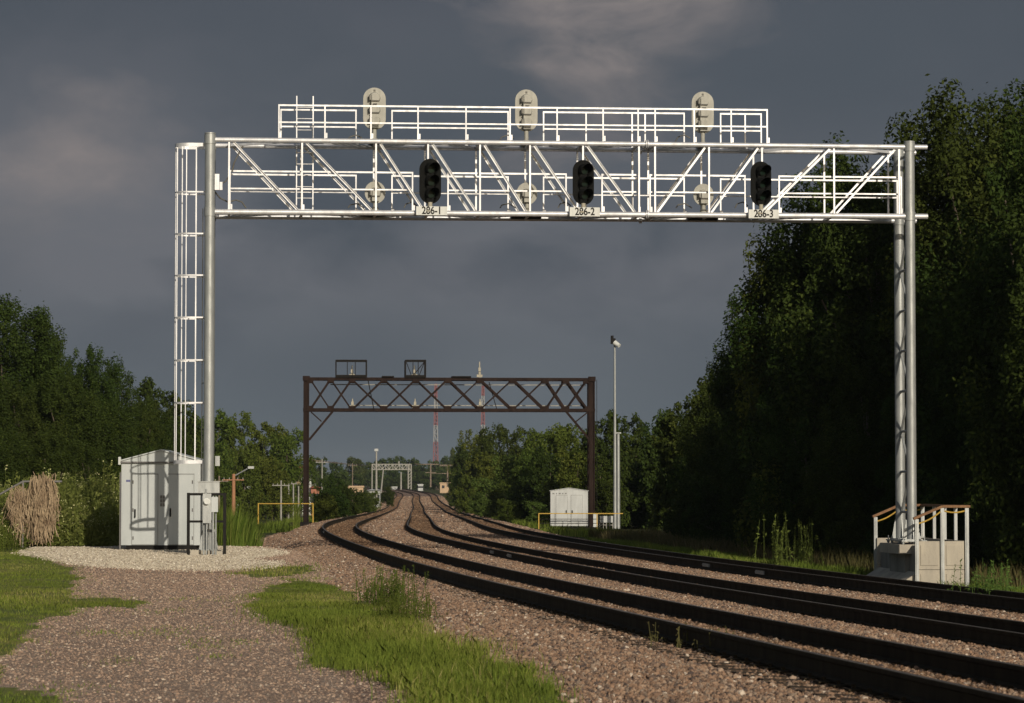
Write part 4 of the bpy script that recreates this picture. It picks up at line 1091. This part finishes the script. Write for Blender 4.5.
# ------------------------------------------------------------------ fence pipe + dead vines, weeds, reeds
FY = 80.5
r = empty('pipe_fence', (at(0,540,FY).x, FY, gzf(at(0,540,FY).x,FY)),0,'grey pipe fence mostly hidden under dead vines at the left edge','fence')
zf = at(20,481.5,FY).z-r.location.z
mb = MB(); xa, xb = at(23,480,FY).x-r.location.x, at(62,480,FY).x-r.location.x; mb.tube((xa,0,zf),(xb,0,zf),.03,8); mb.tube((xa-.9,0,zf-.5),(xa,0,zf),.03,8); mb.build('top_pipe', M['case_dark'], r)
mb = MB(); mb.tube((xa,0,-.2),(xa,0,zf),.03,8); mb.tube((xa-.9,0,-.2),(xa-.9,0,zf-.5),.03,8); mb.build('fence_post', M['case_dark'], r)
n = 620
sc_ = np.array([at(x,480,FY).x for x in (14,18,23,26,34,36,39,43,47,50,53)]); ki = RNG.choice(len(sc_), n, p=np.array([.06,.1,.07,.03,.09,.14,.12,.13,.12,.09,.05])/1.0)
X0 = sc_[ki]+RNG.normal(0,.07,n); llen = np.array([.6,1,.8,.5,.7,1,.9,1,1,.75,.5])[ki]
zt_ = at(30,482,FY).z; ztopv = np.where(X0>at(30,480,FY).x, zt_, zt_-.28)+RNG.normal(0,.11,n)-.25*(RNG.random(n)<.3)*RNG.random(n); ln = llen*(.35+.65*RNG.random(n)**.7)*(ztopv-.42)
Vs = []
Yv = FY-.12+RNG.normal(0,.12,n); w_ = .007
seg = 7; faces = []; V = []
xo = X0.copy(); zo = ztopv.copy(); quads = []; 
for s in range(seg):
    xn = xo+RNG.normal(0,.05,n); yn = Yv+RNG.normal(0,.03,n); zn = zo-ln/seg
    quads.append(np.stack([np.stack([xo-w_,Yv,zo],1),np.stack([xo+w_,Yv+.005,zo],1),np.stack([xn+w_,yn+.005,zn],1),np.stack([xn-w_,yn,zn],1)],1)); xo, Yv, zo = xn, yn, zn
Vq = np.concatenate(quads).reshape(-1,3)
o = quadmesh('dead_vines', Vq, len(Vq)//4, M['straw'], None, RNG.random(len(Vq)//4)); tag(o,'dry brown dead vines hanging over the pipe fence','dead vines')

def stems(name, X, Y, h, label, leafm, cat='weeds', leaves=10, flower=.3, ls=.05, spread=.12, stuff=True, droop=0):
    """leafy tall weeds as one mesh: stems, leaves (+ pale flower heads)"""
    n = len(X); Z = gz(X,Y); h = np.broadcast_to(h,(n,))*(.5+.75*RNG.random(n)**1.4); la = RNG.random(n)*6.28; l = np.abs(RNG.normal(0,.12,n))*h
    tx = X+np.cos(la)*l; ty = Y+np.sin(la)*l
    V = []; T = []
    t0 = np.zeros(n)
    q = np.stack([np.stack([X-.006,Y,Z],1),np.stack([X+.006,Y,Z],1),np.stack([tx+.003,ty,Z+h],1),np.stack([tx-.003,ty,Z+h],1)],1); V.append(q); T.append(np.full(n,.3))
    m = n*leaves; idx = np.repeat(np.arange(n),leaves); f = .1+.9*RNG.random(m)
    c = np.stack([X[idx]+(tx-X)[idx]*f, Y[idx]+(ty-Y)[idx]*f, Z[idx]+h[idx]*f],1)
    c[:,:2] += RNG.normal(0,spread,(m,2))*(1.15-f)[:,None]
    A = RNG.normal(0,1,(m,3)); A[:,2] -= droop; A /= np.linalg.norm(A,axis=1)[:,None]; B = np.cross(A,RNG.normal(0,1,(m,3))); B /= np.linalg.norm(B,axis=1)[:,None]
    s = ls*(.5+RNG.random(m))[:,None]
    q = np.stack([c-A*s, c-B*s*.35, c+A*s, c+B*s*.35],1); V.append(q); T.append(np.clip(.15+.6*RNG.random(m)+.25*(f-.5),0,.99))
    Vq = np.concatenate(V).reshape(-1,3); Tt = np.concatenate(T)
    o = quadmesh(name, Vq, len(Tt), leafm, None, Tt)
    k = np.where(RNG.random(n)<flower)[0]
    if len(k):
        k = np.repeat(k,5); m = len(k); c = np.stack([tx[k],ty[k],Z[k]+h[k]],1)+RNG.normal(0,.05,(m,3)); A = RNG.normal(0,1,(m,3)); A/=np.linalg.norm(A,axis=1)[:,None]; B = np.cross(A,RNG.normal(0,1,(m,3))); B/=np.linalg.norm(B,axis=1)[:,None]; s = .022
        q = np.stack([c-A*s,c-B*s,c+A*s,c+B*s],1).reshape(-1,3)
        quadmesh('flower_heads', q, m, M['flower'], o, None)
        tag(kids(o)[-1], kind='stuff')
    return tag(o,label,cat,kind='stuff' if stuff else None)
# tall weeds behind pad, left
n = 5200; X = RNG.uniform(at(-70,500,84).x, at(123,500,84).x, n); Y = 80.7+8*RNG.random(n)**1.6; 
prof = 1.7+.35*vnoise(X*1.6,Y*.5,3)+.3*vnoise(X*5,Y,8)
prof = prof*np.where(X<at(12,500,84).x,.85,1)*(.45+.55*np.clip((Y-80.7)/2.2,0,1))
stems('tall_weeds', X, Y, prof, 'tall flowering green weeds behind the limestone pad', M['weed'], leaves=26, flower=.13, ls=.055, spread=.16)
n = 900; X = RNG.uniform(at(-60,500,76).x, at(14,500,76).x, n); Y = RNG.uniform(60,79,n); k = proj(X,Y,gz(X,Y))[0]<18+RNG.normal(0,8,n)
stems('edge_weeds', X[k], Y[k], .85+.3*vnoise(X[k],Y[k],2), 'pale green weeds with white flowers at the left picture edge', M['leaf_mid'], leaves=16, flower=.3, ls=.035, spread=.12)
# reeds
def reedzone(n, poly, d0, d1, lo, hi, h, name, label, mat, w=.02, jx=3, jy=1.5, lean=.15):
    X, Y = fru(n,d0,d1,lo,hi); px, py = proj(X,Y,gz(X,Y)); k = inpoly(px+RNG.normal(0,jx,n),py+RNG.normal(0,jy,n),poly); X, Y = X[k], Y[k]
    hh = h*(1+.25*vnoise(X*1.1,Y*.4,6)+.15*vnoise(X*4,Y*1.5,7))
    blades(name, X, Y, hh, w, mat, label, np.clip(.4+.3*vnoise(X*1.5,Y*.7,5)+RNG.normal(0,.2,len(X)),0,1), lean, cat='reeds')
reedzone(200000,[(214,548),(214,520),(302,514),(300,526),(276,534),(255,541),(240,546)],84,150,-.105,-.072,1.35,'tall_reeds','bright green tall reeds right of the left column','' or M['reed'],.010,jy=.6)
n = 6000; X = RNG.uniform(at(218,540,90).x, at(248,540,90).x, n); Y = RNG.uniform(84,95,n)
blades('reed_clump', X, Y, 1.15+.25*vnoise(X*2.5,Y*.8,3), .012, M['reed'], 'taller clump of yellow-green reeds right beside the black utility frame', lean=.2, cat='reeds')
# right verge grass
def verge(n, d0, d1, o0, o1, h, name, label, mat, w=.018, seed=1, lean=.3):
    Y = np.sqrt(RNG.random(n)*(d1*d1-d0*d0)+d0*d0) if d1<160 else RNG.uniform(d0,d1,n); X = cX(Y)+RNG.uniform(o0,o1,n)
    px, py = proj(X,Y,gz(X,Y)); k = ~((px>858)&(px<975)&(Y>63)&(Y<78)) & ~((px>530)&(px<630)&(Y>165)&(Y<192)); X, Y = X[k], Y[k]; n = len(X)
    hh = h*(1+.45*vnoise(X*.8,Y*.5,seed)+.2*vnoise(X*3,Y*2,seed+2)); hh = np.clip(hh,.08,9)
    blades(name, X, Y, hh, w, mat, label, np.clip(.45+.35*vnoise(X*.5,Y*.3,seed+4)+RNG.normal(0,.2,n),0,1), lean)
verge(60000, 40,125,6.3,9.2,.22,'verge_grass','green grass strip between the far track and the woods',M['reed'])
verge(26000, 60,150,8.4,12.5,.5,'tall_verge_grass','dry brownish tall grass under the right-hand woods',M['drygrass'],.022,5)
verge(26000,150,420,6.6,11,.4,'far_verge_grass','green grass bank right of the distant curve',M['reed'],.05,3)
verge(26000,190,520,-12,-7.4,.5,'curve_verge_grass','grass bank left of the distant curve',M['reed'],.05,4)
# weed tuft and small plants near centre
def plant(x,y,n,h,spread,label,lm,leaves=26,ls=.03,name='weed_plant'):
    D = F*1.78/(y-YH); p = at(x,y,D); X = RNG.normal(p.x,spread,n); Y = RNG.normal(D,spread*2,n)
    o = stems(name, X, Y, h, label, lm, 'plant', leaves, 0, ls, .09, stuff=False); return o
plant(388,606,90,.50,.20,'feathery dark green weed plant standing tallest at the grass patch edge',M['leaf_mid'],34,.017)
plant(404,619,70,.30,.26,'lower leafy weed clump right of the tallest weed plant',M['leaf_mid'],26,.017)
plant(992,582,40,.6,.35,'bright green weed clump right of the concrete platform',M['leaf_bright'])
X = RNG.normal(at(458,684,26).x,.35,420); Y = RNG.uniform(23.5,28,420)
blades('broad_grass_tuft', X, Y, .17, .010, M['grassb'], 'taller grass tuft at the bottom centre of the picture', lean=.4)
for (x,y,hh) in ((788,566,1.5),(795,567,1.1)):
    pass
n=60; X = RNG.normal(at(790,560,80).x,.35,n); Y = RNG.normal(80,.6,n); stems('tall_weed_stalks',X,Y,1.35,'tall thin weed stalks in front of the woods left of the platform',M['leaf_bright'],leaves=14,flower=0,ls=.05,spread=.05)
n=40; X = RNG.normal(at(690,655,33).x,.25,n); Y = RNG.normal(31.5,.6,n)
stems('rail_weeds',X,Y,.22,'small dry weeds against the nearest rail',M['drygrass'],'weeds',8,0,.02,.06)

# ------------------------------------------------------------------ TREES
def crown_verts(seed, nleaf, leaf, lobes=26, low=.12, wide=.40, top_bias=1.0, conifer=False, asp=.8):
    g = np.random.default_rng(seed)
    C = []; Rr = []
    for i in range(lobes):
        z = low+ (1-low-.1)*g.random()**.85
        if conifer: rad = wide*(1-z)*1.0
        else: rad = wide*math.sqrt(max(.05,1-((z-.52)/.52)**2))
        a = g.random()*6.283; rr = rad*(.35+.65*math.sqrt(g.random()))*.72
        C.append((math.cos(a)*rr, math.sin(a)*rr, z)); Rr.append((.085+.095*g.random())*(1.15 if z<.6 else .85)*(.5 if conifer else 1))
    C.append((0,0,.86)); Rr.append(.12*(.4 if conifer else 1)); C.append((0,0,.5)); Rr.append(.22*(.5 if conifer else 1))
    C = np.array(C); Rr = np.array(Rr)
    # sub clumps on every lobe
    ns = 14; ci = np.repeat(np.arange(len(C)),ns); d = g.normal(0,1,(len(ci),3)); d[:,2] += .25; d /= np.linalg.norm(d,axis=1)[:,None]
    SC_ = C[ci]+d*(Rr[ci]*(.75+.55*g.random(len(ci))))[:,None]*np.array([1,1,.8]); SR = Rr[ci]*(.20+.24*g.random(len(ci))); ST = g.random(len(ci))
    p = SR**2; p /= p.sum(); k = g.choice(len(SC_), nleaf, p=p)
    d = g.normal(0,1,(nleaf,3)); d /= np.linalg.norm(d,axis=1)[:,None]
    c = SC_[k]+d*(SR[k]*(.45+.65*g.random(nleaf)**.6))[:,None]
    # stray twigs
    c += g.normal(0,1,(nleaf,3))*(g.random(nleaf)<.06)[:,None]*.02
    c[:,:2] *= asp; C = C*np.array([asp,asp,1])
    A = g.normal(0,1,(nleaf,3))+d*.0; A /= np.linalg.norm(A,axis=1)[:,None]
    nrm = d*1.0+np.array([0,0,.5])+g.normal(0,.7,(nleaf,3)); B = np.cross(nrm,A); B /= np.linalg.norm(B,axis=1)[:,None]; A = np.cross(B,nrm); A /= np.linalg.norm(A,axis=1)[:,None]
    s = (leaf*(.55+.8*g.random(nleaf)))[:,None]
    Vq = np.stack([c-A*s, c-B*s*.55, c+A*s, c+B*s*.55],1).reshape(-1,3)
    tint = np.clip(.25*ST[k]+.55*g.random(nleaf)+.12,0,1)
    return Vq, tint, C, Rr
TP = {}
def tree_proto(key, seed, nleaf, leaf, mat, **kw):
    V, t, C, Rr = crown_verts(seed, nleaf, leaf, **kw)
    r = bpy.data.objects.new('tree', None)
    cr = quadmesh('crown', V, nleaf, mat, None, t); me_c = cr.data; bpy.data.objects.remove(cr)
    mb = MB(); mb.tube((0,0,-.05),(.01,.0,.35),.022,10,.014,False); mb.tube((.01,0,.35),(0,.01,.75),.014,8,.005,False)
    for i in range(min(9,len(C))):
        z0 = .15+.5*random.random()*C[i][2]; mb.tube((.005,0,z0),tuple(C[i]),.007,6,.002,False)
    tr = mb.build('trunk', M['bark']); me_t = tr.data; bpy.data.objects.remove(tr); bpy.data.objects.remove(r)
    TP[key] = (me_c, me_t, kw.get('asp',.8))
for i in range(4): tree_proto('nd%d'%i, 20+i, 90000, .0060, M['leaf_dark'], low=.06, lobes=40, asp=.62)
for i in range(2): tree_proto('nm%d'%i, 40+i, 70000, .0065, M['leaf_mid'], low=.05, lobes=36, asp=.62)
for i in range(3): tree_proto('md%d'%i, 50+i, 16000, .016, M['leaf_dark'], low=.06, lobes=28)
for i in range(3): tree_proto('mm%d'%i, 60+i, 16000, .016, M['leaf_mid'], low=.04, lobes=28)
for i in range(2): tree_proto('mb%d'%i, 70+i, 12000, .018, M['leaf_bright'], low=.04, lobes=22)
for i in range(2): tree_proto('fa%d'%i, 80+i, 6000, .024, M['leaf_far'], low=.04, lobes=22)
tree_proto('con', 90, 6000, .02, M['leaf_far'], low=.08, lobes=46, wide=.30, conifer=True)
def tree(key, x, D, ytop, wpx, label, group, name='tree', Xabs=None, H=None, cat='tree'):
    X = at(x,485,D).x if Xabs is None else Xabs; zg = gzf(X,D)-.15
    h = (at(x,ytop,D).z-zg)/.985 if H is None else H; c, t, asp = TP[key]; w = max(wpx/F*D/.80/asp, h*(.92 if D<180 or x<310 else .62)); r = empty(name,(X,D,zg),random.random()*6.28,label,cat,group)
    if name=='bush': w = wpx/F*D/.80/asp
    for nm, me_ in (('trunk',t),('crown',c)):
        o = bpy.data.objects.new(nm, me_); COL.objects.link(o); o.parent = r
    r.scale = (w,w,h)
    return r
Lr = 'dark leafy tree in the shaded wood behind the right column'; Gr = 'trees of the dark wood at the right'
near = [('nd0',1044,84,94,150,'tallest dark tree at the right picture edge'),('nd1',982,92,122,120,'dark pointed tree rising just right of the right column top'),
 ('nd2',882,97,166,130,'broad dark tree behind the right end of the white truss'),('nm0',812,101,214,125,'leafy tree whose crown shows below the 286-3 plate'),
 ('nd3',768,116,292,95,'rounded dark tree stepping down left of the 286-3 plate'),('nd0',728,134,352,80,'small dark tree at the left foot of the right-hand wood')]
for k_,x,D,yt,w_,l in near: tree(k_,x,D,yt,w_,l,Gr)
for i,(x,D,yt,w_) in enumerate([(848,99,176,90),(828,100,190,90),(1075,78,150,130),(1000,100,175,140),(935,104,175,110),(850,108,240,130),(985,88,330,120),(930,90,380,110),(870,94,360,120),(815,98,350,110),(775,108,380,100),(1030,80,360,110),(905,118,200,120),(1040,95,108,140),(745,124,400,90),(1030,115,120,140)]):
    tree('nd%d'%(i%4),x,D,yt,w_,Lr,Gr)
Go = 'unseen trees added to shade the wood at the right'; Lo = 'unseen tree added beyond the right edge to shade the wood'  # off-frame trees added to throw shade on the right-hand wood
for i,(X_,D,H_) in enumerate([(18.5,70,13),(22,63,14),(26.5,57,15),(30.5,49,15),(35,42,15),(24,72,14),(30,62,15),(38,33,14),(41,50,15),(19.5,77,13)]):
    tree('nd%d'%(i%4),0,D,0,170*72/D,Lo,Go,Xabs=X_,H=H_)
Gm = 'trees of the mid-distance wood right of the curve'
mid = [('md1',694,150,388,70,'mid green tree directly left of the dark wood'),('md0',668,205,409,62,'dark tree right of the antenna pole'),('md2',636,215,414,60,'round green tree right behind the antenna pole'),
 ('md1',604,205,419,60,'dark green tree behind the old bridge\'s right post'),('mm2',572,235,426,58,'green tree behind the old bridge\'s right knee brace'),('mm0',545,270,430,56,'mid green tree above the white shelter'),
 ('md2',520,310,427,48,'dark tree left of the white shelter under the rusty truss'),('md0',497,345,424,46,'high bushy treetop just right of the second radio tower'),('mm1',478,390,434,42,'treetop in front of the dishes of the second radio tower'),('md1',466,430,447,34,'last dark tree where the wood meets the horizon')]
for k_,x,D,yt,w_,l in mid: tree(k_,x,D,yt,w_,l,Gm)
Lm = 'low green tree in the mid-distance wood right of the curve'
for i,(x,D,yt,w_) in enumerate([(700,145,440,60),(675,205,455,58),(650,210,450,56),(625,214,460,56),(655,218,430,56),(600,195,455,52),(576,205,450,52),(550,222,452,50),(528,245,450,46),(508,275,455,42),(490,310,455,38),(476,350,462,32),(560,210,480,44),(530,228,480,44),(505,255,480,38),(485,290,478,34),(470,335,477,28),(620,212,490,44),(672,190,485,50),(700,130,470,56),(600,188,480,46),(464,400,470,26),(458,480,466,24)]):
    tree(['md0','md1','md2'][i%3] if x>590 else ['mm0','md1','mm2','mb0','mm1','md2'][i%6],x,D,yt,w_,Lm,Gm)
Gl = 'trees of the dark wood at the left'
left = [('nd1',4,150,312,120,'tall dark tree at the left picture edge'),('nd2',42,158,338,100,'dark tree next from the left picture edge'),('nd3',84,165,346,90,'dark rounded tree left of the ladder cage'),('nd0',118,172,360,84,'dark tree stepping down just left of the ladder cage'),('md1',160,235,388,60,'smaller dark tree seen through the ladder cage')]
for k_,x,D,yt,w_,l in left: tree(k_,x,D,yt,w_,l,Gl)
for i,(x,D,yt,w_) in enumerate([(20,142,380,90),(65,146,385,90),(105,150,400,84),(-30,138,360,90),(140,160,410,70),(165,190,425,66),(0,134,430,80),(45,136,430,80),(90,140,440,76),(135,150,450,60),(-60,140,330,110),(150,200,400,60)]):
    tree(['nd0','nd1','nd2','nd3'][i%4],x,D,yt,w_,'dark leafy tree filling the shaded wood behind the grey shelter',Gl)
Gc = 'trees between the left column and the old bridge'
cl = [('mm0',205,320,417,50,'green tree right behind the left column'),('mm1',232,335,417,50,'dark rounded tree right of the left column'),('mm2',264,350,424,48,'dark tree midway between left column and rusty post'),('mm0',287,340,434,40,'tree just left of the rusty post'),('mm1',245,300,452,40,'lower green tree behind the orange-brown pole'),('mm2',272,310,457,36,'lower green tree left of the row of pale poles'),('mm1',190,300,440,44,'dark tree behind the ladder foot'),('mm2',215,290,455,40,'low dark tree right behind the wire box')]
for k_,x,D,yt,w_,l in cl: tree(k_,x,D,yt,w_,l,Gc)
for i,(x,D,yt,w_,l) in enumerate([(336,215,489,34,'dark bush right of the rusty post'),(352,250,487,30,'dark bush left of the tan building'),(325,205,493,28,'dark bush directly beside the rusty post'),(362,300,492,20,'bush below the white shed'),(372,330,492,16,'small bush at the foot of the far lamp pole'),(388,480,486,16,'light bush right of the far lamp pole'),(336,280,477,26,'taller bush below the overhead wires'),(350,260,498,26,'low bush at the curve left of the white marker'),(322,230,478,22,'dark bush behind the brick building corner')]):
    tree(['md0','md1','mm2','md2','mm0'][i%5],x,D,yt,w_,l,'bushes left of the distant curve','bush',cat='bush')
for i,(x,D,yt,w_,l) in enumerate([(508,225,500,26,'low grey-green bush on the bank right of the curve'),(538,205,503,26,'low bush left of the white shelter'),(486,270,497,22,'low bright bush on the bank beside the farthest track'),(470,340,490,18,'small bush near the end of the right bank')]):
    tree(['mm1','mb1','mb0','mm2'][i],x,D,yt,w_,l,'low bushes on the right bank','bush',cat='bush')
Gf = 'far trees along the horizon'
n = 0
for x,yt,w_,D in [(300,466,26,700),(318,458,24,800),(335,462,24,850),(352,458,26,1100),(368,462,22,1150),(383,459,24,1200),(398,456,24,1250),(412,459,22,1250),(424,464,20,1150),(436,461,22,1200),(446,456,18,1300),(462,452,24,1000),(474,450,24,900),(340,472,22,700),(356,474,20,900),(372,472,20,1100),(394,470,22,1150),(408,474,20,1200),(424,474,20,1150),(438,472,22,1150),(450,470,20,1000),(462,466,20,800),(306,475,20,600),(322,476,18,600),(345,480,16,640),(400,478,20,1120),(416,480,16,1180),(384,477,18,1120)]:
    tree('fa%d'%(n%2),x,D,yt,w_*1.15,'tree of the distant tree line below the sky near the far bridge',Gf); n += 1
tree('con',452.5,1150,446,15,'pointed conifer standing above the far tree line',None,'conifer_tree')
# undergrowth bushes right
for i,(x,D,yt,w_) in enumerate([(1015,80,500,70),(985,84,495,60),(890,90,505,60),(850,92,500,60),(815,96,495,60),(780,104,490,56),(745,112,488,56),(715,120,485,52),(690,126,490,44),(950,90,500,60)]):
    tree('md%d'%(i%3),x,D,yt,w_,'low dark undergrowth bush at the foot of the right-hand wood','undergrowth bushes of the right-hand wood','bush',cat='bush')
for i in range(16):   # far woods closing the horizon beyond the frame on both sides
    s = -1 if i%2 else 1; a_ = .22+.05*(i//2)
    tree('fa%d'%(i%2),0,500,0,0.1,'distant tree beyond the picture edges','far woods outside the picture',Xabs=s*a_*500,H=12+i%4).scale = (18,18,12+i%4)

# ------------------------------------------------------------------ LIGHT + SKY
EL = math.radians(19.6); AZ = math.radians(20.8)     # sun behind the camera, to the right
sd = Vector((math.sin(AZ)*math.cos(EL), -math.cos(AZ)*math.cos(EL), math.sin(EL)))
L = bpy.data.lights.new('sun','SUN'); L.energy = 3.6; L.angle = math.radians(.5); L.color = (1,.87,.70)
lo = bpy.data.objects.new('sun', L); COL.objects.link(lo); lo.rotation_euler = sd.to_track_quat('Z','Y').to_euler()
wd = bpy.data.worlds.new('World'); SC.world = wd; wd.use_nodes = True; nt = wd.node_tree
bg = nt.nodes['Background']; sky = N(nt,'ShaderNodeTexSky'); sky.sky_type = 'NISHITA'; sky.sun_disc = False
sky.sun_elevation = EL; sky.sun_rotation = PI-AZ; sky.dust_density = 2
tc = N(nt,'ShaderNodeTexCoord'); d = tc.outputs['Generated']
sx = N(nt,'ShaderNodeSeparateXYZ'); nt.links.new(d, sx.inputs[0])
# storm cloud deck (dark slate with paler torn patches) over the half of the sky ahead; clear low sun behind
mp = N(nt,'ShaderNodeMapping'); mp.inputs['Scale'].default_value = (1,1,1.9); mp.inputs['Location'].default_value = (.4,.43,.246); nt.links.new(d, mp.inputs[0])
wn = N(nt,'ShaderNodeTexNoise'); wn.inputs['Scale'].default_value = 12; wn.inputs['Detail'].default_value = 3; nt.links.new(mp.outputs[0], wn.inputs['Vector'])
wv = N(nt,'ShaderNodeVectorMath',operation='MULTIPLY_ADD'); wv.inputs[1].default_value = (.06,.06,.06); nt.links.new(wn.outputs['Color'], wv.inputs[0]); nt.links.new(mp.outputs[0], wv.inputs[2])
f1 = noise(nt, wv.outputs[0], 7.5, 6, .52); f2 = noise(nt, wv.outputs[0], 19, 6, .6); f3 = noise(nt, mp.outputs[0], 3.2, 3, .5)
KS = 11.0
def sc3(c): return tuple(v*KS for v in c)
z_ = sx.outputs[2]
base = mixc(nt, sc3((.092,.117,.136)), sc3((.126,.133,.150)), ramp(nt, z_, .01, .07))
base = mixc(nt, base, sc3((.072,.083,.102)), ramp(nt, z_, .095, .165))
base = mixc(nt, base, sc3((.064,.079,.097)), ramp(nt, f3, .56, .38))
def mul(a, b):
    m = N(nt,'ShaderNodeMath',operation='MULTIPLY'); nt.links.new(a,m.inputs[0]); nt.links.new(b,m.inputs[1]); return m.outputs[0]
dk = mul(ramp(nt, f1, .50, .36), ramp(nt, z_, .02, .08))
cl_ = mixc(nt, base, sc3((.066,.079,.097)), dk)
pale = mul(mul(ramp(nt,f1,.54,.72), ramp(nt,f2,.30,.66)), ramp(nt,z_,.05,.10))
cl_ = mixc(nt, cl_, sc3((.225,.200,.195)), pale)
back = ramp(nt, sx.outputs[1], .15, -.35)
ms = N(nt,'ShaderNodeMixShader')
b2_ = N(nt,'ShaderNodeBackground'); nt.links.new(sky.outputs[0], b2_.inputs[0]); b2_.inputs[1].default_value = .06
nt.links.new(cl_, bg.inputs[0]); bg.inputs[1].default_value = .1
nt.links.new(back, ms.inputs[0]); nt.links.new(bg.outputs[0], ms.inputs[1]); nt.links.new(b2_.outputs[0], ms.inputs[2])
nt.links.new(ms.outputs[0], nt.nodes['World Output'].inputs[0])

mb = MB(); mb.b2(-7500,7500,-400,7200,-40,75)
hz = mb.build('haze', None); hz.data.materials.clear()
hm = bpy.data.materials.new('haze_air'); hm.use_nodes = True; hn = hm.node_tree; hn.nodes.clear()
ho = hn.nodes.new('ShaderNodeOutputMaterial'); hv = hn.nodes.new('ShaderNodeVolumePrincipled'); hv.inputs['Color'].default_value = (.75,.86,1,1); hv.inputs['Density'].default_value = .00007; hv.inputs['Anisotropy'].default_value = .2
hn.links.new(hv.outputs[0], ho.inputs['Volume']); hz.data.materials.append(hm); tag(hz, kind='stuff')
# ------------------------------------------------------------------ CAMERA
cam = bpy.data.cameras.new('camera'); co = bpy.data.objects.new('camera', cam); COL.objects.link(co)
cam.sensor_width = 36; cam.lens = 36*F/1024; cam.clip_end = 12000; cam.clip_start = .5
co.location = (0,0,CH); co.rotation_euler = (PI/2+PITCH,0,0)
cam.dof.use_dof = True; cam.dof.focus_distance = 76; cam.dof.aperture_fstop = 7
SC.camera = co
SC.view_settings.view_transform = 'Standard'; SC.view_settings.look = 'None'; SC.view_settings.exposure = 0; SC.view_settings.gamma = 1
